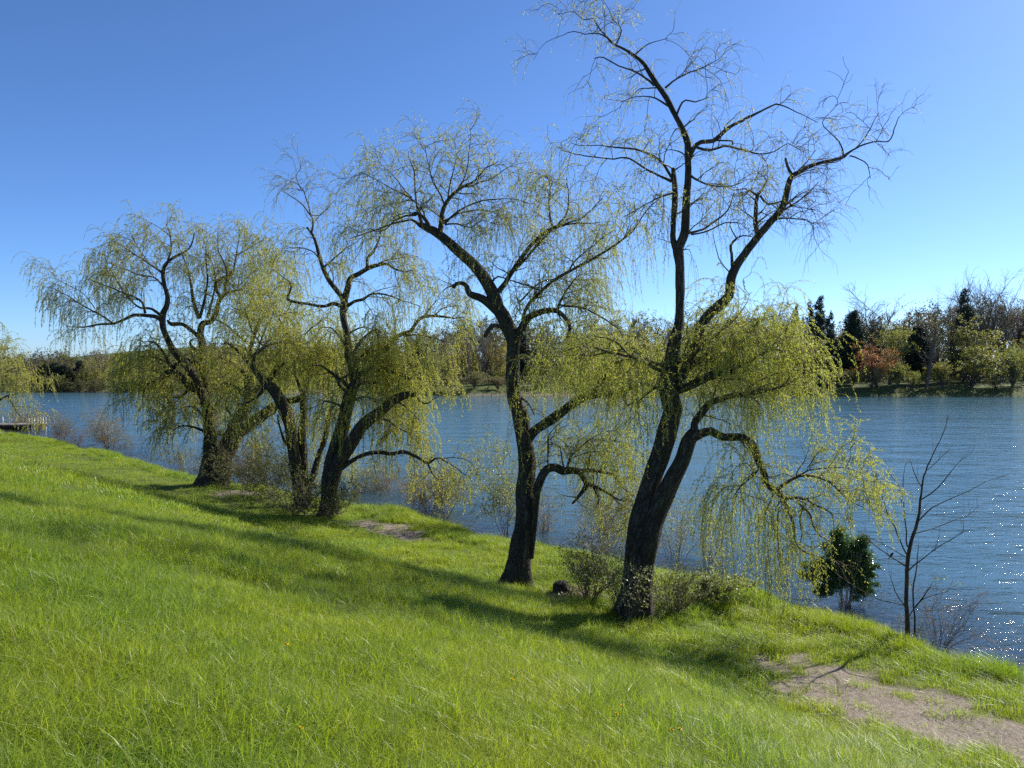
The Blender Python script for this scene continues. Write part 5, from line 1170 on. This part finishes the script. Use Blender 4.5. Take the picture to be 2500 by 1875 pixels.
far('shrub', 2228, 905, 28, 140.5, 'small shrub left of the two close trunks', G2, 0, fm=M_farleaf)
far('shrub', 2300, 880, 40, 141, 'shrub right of the two close trunks', G2, 1, fm=M_farleaf)
far('shrub', 2432, 915, 34, 140.5, 'low shrub between the two big bushes at the right', G2, 0)
# behind the tallest and middle willows
names_mid = [(1960, 800, 50, 'willow', 'green drooping tree left of the pointed spruces'), (1850, 800, 50, 'leafy', 'tree hidden behind the right skirt of the tallest willow'),
             (1770, 770, 45, 'bare', 'bare tree hidden behind the skirt of the tallest willow'), (1620, 745, 34, 'bare', 'bare tree just left of the tallest willow stem'),
             (1548, 742, 38, 'bare', 'bare tree between the middle and tallest willows'), (1590, 800, 45, 'leafy', 'greenish tree between the middle and tallest willows'),
             (1480, 790, 46, 'leafy', 'olive tree behind the long right limb of the middle willow'), (1400, 795, 44, 'leafy', 'tree behind the hooked limb of the middle willow'),
             (1342, 782, 34, 'bare', 'bare tree just right of the middle willow trunk'), (1325, 850, 40, 'willow', 'drooping tree right of the middle willow trunk'),
             (1430, 860, 46, 'willow', 'drooping tree under the hooked limb of the middle willow'), (1215, 800, 42, 'willow', 'yellow drooping tree just left of the middle willow trunk'),
             (1150, 812, 46, 'willow', 'drooping tree left of the middle willow, dark trunks below'), (1100, 815, 44, 'willow', 'drooping tree behind the round green bush tree'),
             (1180, 770, 40, 'bare', 'bare grey tree above the drooping ones left of the middle willow'), (1085, 790, 36, 'bare', 'bare tree above the arched bough of the forked willow'),
             (1140, 775, 34, 'bare', 'twiggy bare tree between two others left of the middle willow'), (1010, 840, 38, 'leafy', 'tree at the right edge of the forked willow foliage')]
for n_, (x, tp, hw_, kd, lb) in enumerate(names_mid):
    far(kd, x, tp, hw_, 148 + (n_ * 7) % 22, lb, G1, n_ % 3)
far('shrub', 1052, 858, 46, 143, 'round bright green bush tree on the far bank behind the low bough', G1, 1, fm=M_farleaf)
far('cedar', 1022, 828, 22, 150, 'dark conifer behind the round bright green bush tree', G3, 0)
far('cedar', 1275, 815, 22, 156, 'dark conifer hidden behind the middle willow trunk', G3, 1)
for n_, (x, tp, hw_, lb) in enumerate([(1020, 915, 44, 'grey shrub left below the round green bush tree'), (1100, 915, 38, 'brown shrub right below the round green bush tree'), (1158, 905, 36, 'straw-coloured shrub on the far shore left of the middle willow'),
                                        (1215, 918, 36, 'rounded grey shrub next to the middle willow trunk'), (1320, 915, 40, 'shrub on the far shore right of the middle willow trunk'), (1400, 920, 40, 'shrub on the far shore above the long right limb'),
                                        (1480, 915, 40, 'shrub on the far shore left of the tallest willow'), (1560, 915, 40, 'shrub nearest the left side of the tallest willow trunk'),
                                        (960, 915, 40, 'shrub on the far shore at the edge of the forked willow'), (900, 905, 40, 'shrub on the far shore behind the forked willow boughs')]):
    far('shrub', x, tp, hw_, 142 + n_ % 3, lb, G2, n_ % 2)
# far left
for n_, (kd, x, tp, hw_, Y, lb, fm) in enumerate([
    ('willow', 228, 858, 50, 158, 'golden drooping tree, the largest on the far left bank', None), ('willow', 172, 872, 34, 166, 'golden tree behind the dark cedars', None), ('willow', 300, 872, 38, 160, 'yellow tree right of the largest golden tree', None),
    ('cedar', 108, 888, 18, 158, 'dark cedar nearest the left edge willow', None), ('cedar', 133, 886, 20, 157, 'dark cedar second from the left edge willow', None), ('cedar', 156, 890, 20, 157, 'dark cedar third from the left edge willow', None),
    ('cedar', 196, 880, 16, 159, 'dark cedar set against the golden tree', None), ('shrub', 122, 924, 26, 154, 'dark low bush in front of the cedars', None), ('shrub', 150, 915, 24, 154.5, 'green-topped bush in front of the cedars', M_farleaf),
    ('shrub', 192, 922, 26, 154, 'grey-green bush below the largest golden tree', None), ('shrub', 225, 926, 30, 153, 'brownish bush below the largest golden tree', None), ('bare', 82, 868, 24, 170, 'bare tree at the left edge above the cedars', None),
    ('bare', 158, 860, 28, 172, 'bare tree above the cedars', None), ('bare', 216, 848, 30, 172, 'bare tree above the largest golden tree', None), ('bare', 262, 846, 36, 172, 'bare tree right of the largest golden tree', None),
    ('bare', 310, 852, 34, 168, 'bare tree at the left side of the broad willow', None), ('leafy', 130, 872, 24, 172, 'grey-green tree behind the cedars', None), ('shrub', 285, 918, 22, 153, 'bush with whitish blossom by the far lawn', M_farbud),
    ('willow', 345, 880, 40, 157, 'drooping tree seen through the left skirt of the broad willow', None), ('shrub', 345, 915, 34, 152, 'bush seen through the left skirt of the broad willow', None),
    ('leafy', 400, 880, 44, 157, 'tree behind the left stem of the broad willow', None), ('leafy', 470, 872, 46, 157, 'tree behind the split trunk of the broad willow', None), ('leafy', 550, 868, 46, 156, 'tree right behind the broad willow', None),
    ('leafy', 640, 862, 46, 154, 'tree behind the stooping willow', None), ('leafy', 730, 858, 48, 153, 'tree behind the gap of the stooping willow stems', None), ('leafy', 820, 850, 48, 151, 'tree behind the forked willow trunk', None), ('leafy', 910, 845, 46, 150, 'tree behind the right boughs of the forked willow', None),
    ('leafy', 40, 880, 34, 166, 'tree behind the left edge willow', None), ('leafy', -20, 880, 40, 166, 'tree cut by the left edge of the picture', None)]):
    far(kd, x, tp, hw_, Y, lb, G4, n_ % 3 if kd in ('bare', 'leafy', 'willow') else n_ % 2, fm=fm)

# the wood behind, one mass: trunks, twigs and leaves filling the gaps
def woodland():
    r = np.random.default_rng(77); ws, lv, ids = [], [], 0
    n = 900; u = r.uniform(-0.78, 0.78, n); Y = r.uniform(160, 235, n); x = u * Y; z0 = height(x, Y)
    px = 1250 + u * FPX
    tp = np.interp(px, [0, 300, 500, 900, 1150, 1600, 1900, 2100, 2300, 2500], [886, 876, 864, 838, 800, 785, 792, 805, 765, 750]) + r.uniform(-8, 45, n)
    h = CAMH + (880 - tp) / FPX * Y - z0; h = np.maximum(h, 3)
    st = np.zeros((n, 6, 3))
    for kk in range(6): st[:, kk] = np.stack([x + r.normal(0, .25, n) * kk * .4, Y + r.normal(0, .2, n), z0 - .2 + h * kk / 5], -1)
    rr = np.linspace(.20, .05, 6)[None, :] * np.ones((n, 1))
    b1, r1, _ = grow(st, rr, 1.1, 2.8, K=6, tan=.9, perp=.8, up=.3, grav=0, wig=.15, t0=.15, rad=(.05, .015), r=r)
    b2, r2, _ = grow(b1, r1, 1.6, 1.2, K=4, tan=.9, perp=.8, up=.1, grav=0, wig=.15, rad=(.018, .01), r=r, tip=1)
    l = leaves(b2, 4.5, .40, .28, r=r, jit=.25); print('wood', len(l[1]))
    # thicket below: leaf clumps close to the ground
    m = 60000; u2 = r.uniform(-.78, .78, m); Y2 = r.uniform(152, 200, m); x2 = u2 * Y2
    keep = (vnoise(x2, Y2, 5, 31) > -.25) | (Y2 > 172); u2, Y2, x2 = u2[keep], Y2[keep], x2[keep]; m = len(x2)
    z2 = height(x2, Y2) + r.uniform(.2, 5.5, m) * (0.55 + .45 * vnoise(x2, Y2, 7, 32))
    p0 = np.stack([x2, Y2, z2], -1); dr = nrm(r.normal(size=(m, 3))); sd_ = nrm(np.cross(dr, r.normal(size=(m, 3)))); ll_ = r.uniform(.25, .6, m)[:, None]
    v2 = np.stack([p0, p0 + dr * ll_ * .5 + sd_ * ll_ * .35, p0 + dr * ll_, p0 + dr * ll_ * .5 - sd_ * ll_ * .35], 1).reshape(-1, 3)
    wv, wq_ = merge([tubes(st, rr, 4), tubes(b1, r1, 3), tubes(b2, r2, 3)])
    av, aq = merge([(wv, wq_), (l[0], l[1]), (v2, np.arange(m * 4).reshape(-1, 4))])
    mi = np.concatenate([np.zeros(len(wq_), int), np.ones(len(l[1]) + m, int)])
    rn = np.concatenate([np.zeros(len(wv)), l[2], np.repeat(r.uniform(0, 1, m), 4)])
    tag(obj('woodland', mesh('woodland', av, aq, [M_farwood, M_farwoodleaf], mi, attrs={'rnd': rn})), 'dim wood filling the ground behind the trees of the far bank', 'woodland', None, 'stuff')
woodland()
# ragged brush and stones along the far waterline
def far_edge():
    r = np.random.default_rng(78); n = 16000; L = far_line; seg = r.integers(0, len(L) - 1, n); t_ = r.uniform(0, 1, n)[:, None]
    p = L[seg] * (1 - t_) + L[seg + 1] * t_; p = p[(np.abs(p[:, 0] / p[:, 1]) < .82)]; n = len(p); p[:, 1] += r.uniform(.2, 2.6, n)
    z = height(p[:, 0], p[:, 1]) + r.uniform(-.1, 1.0, n) * (0.6 + .5 * vnoise(p[:, 0], p[:, 1], 3, 41))
    p0 = np.c_[p, z]; dr = nrm(r.normal(size=(n, 3)) + V(0, 0, .4)); sd_ = nrm(np.cross(dr, r.normal(size=(n, 3)))); l = r.uniform(.2, .6, n)[:, None]
    v = np.stack([p0, p0 + dr * l * .5 + sd_ * l * .16, p0 + dr * l, p0 + dr * l * .5 - sd_ * l * .16], 1).reshape(-1, 3)
    tag(obj('shore_brush', mesh('shore_brush', v, np.arange(n * 4).reshape(-1, 4), M_farwoodleaf, attrs={'rnd': np.repeat(r.uniform(0, 1, n), 4)})), 'ragged low brush edging the far waterline', 'brush', None, 'stuff')
far_edge()
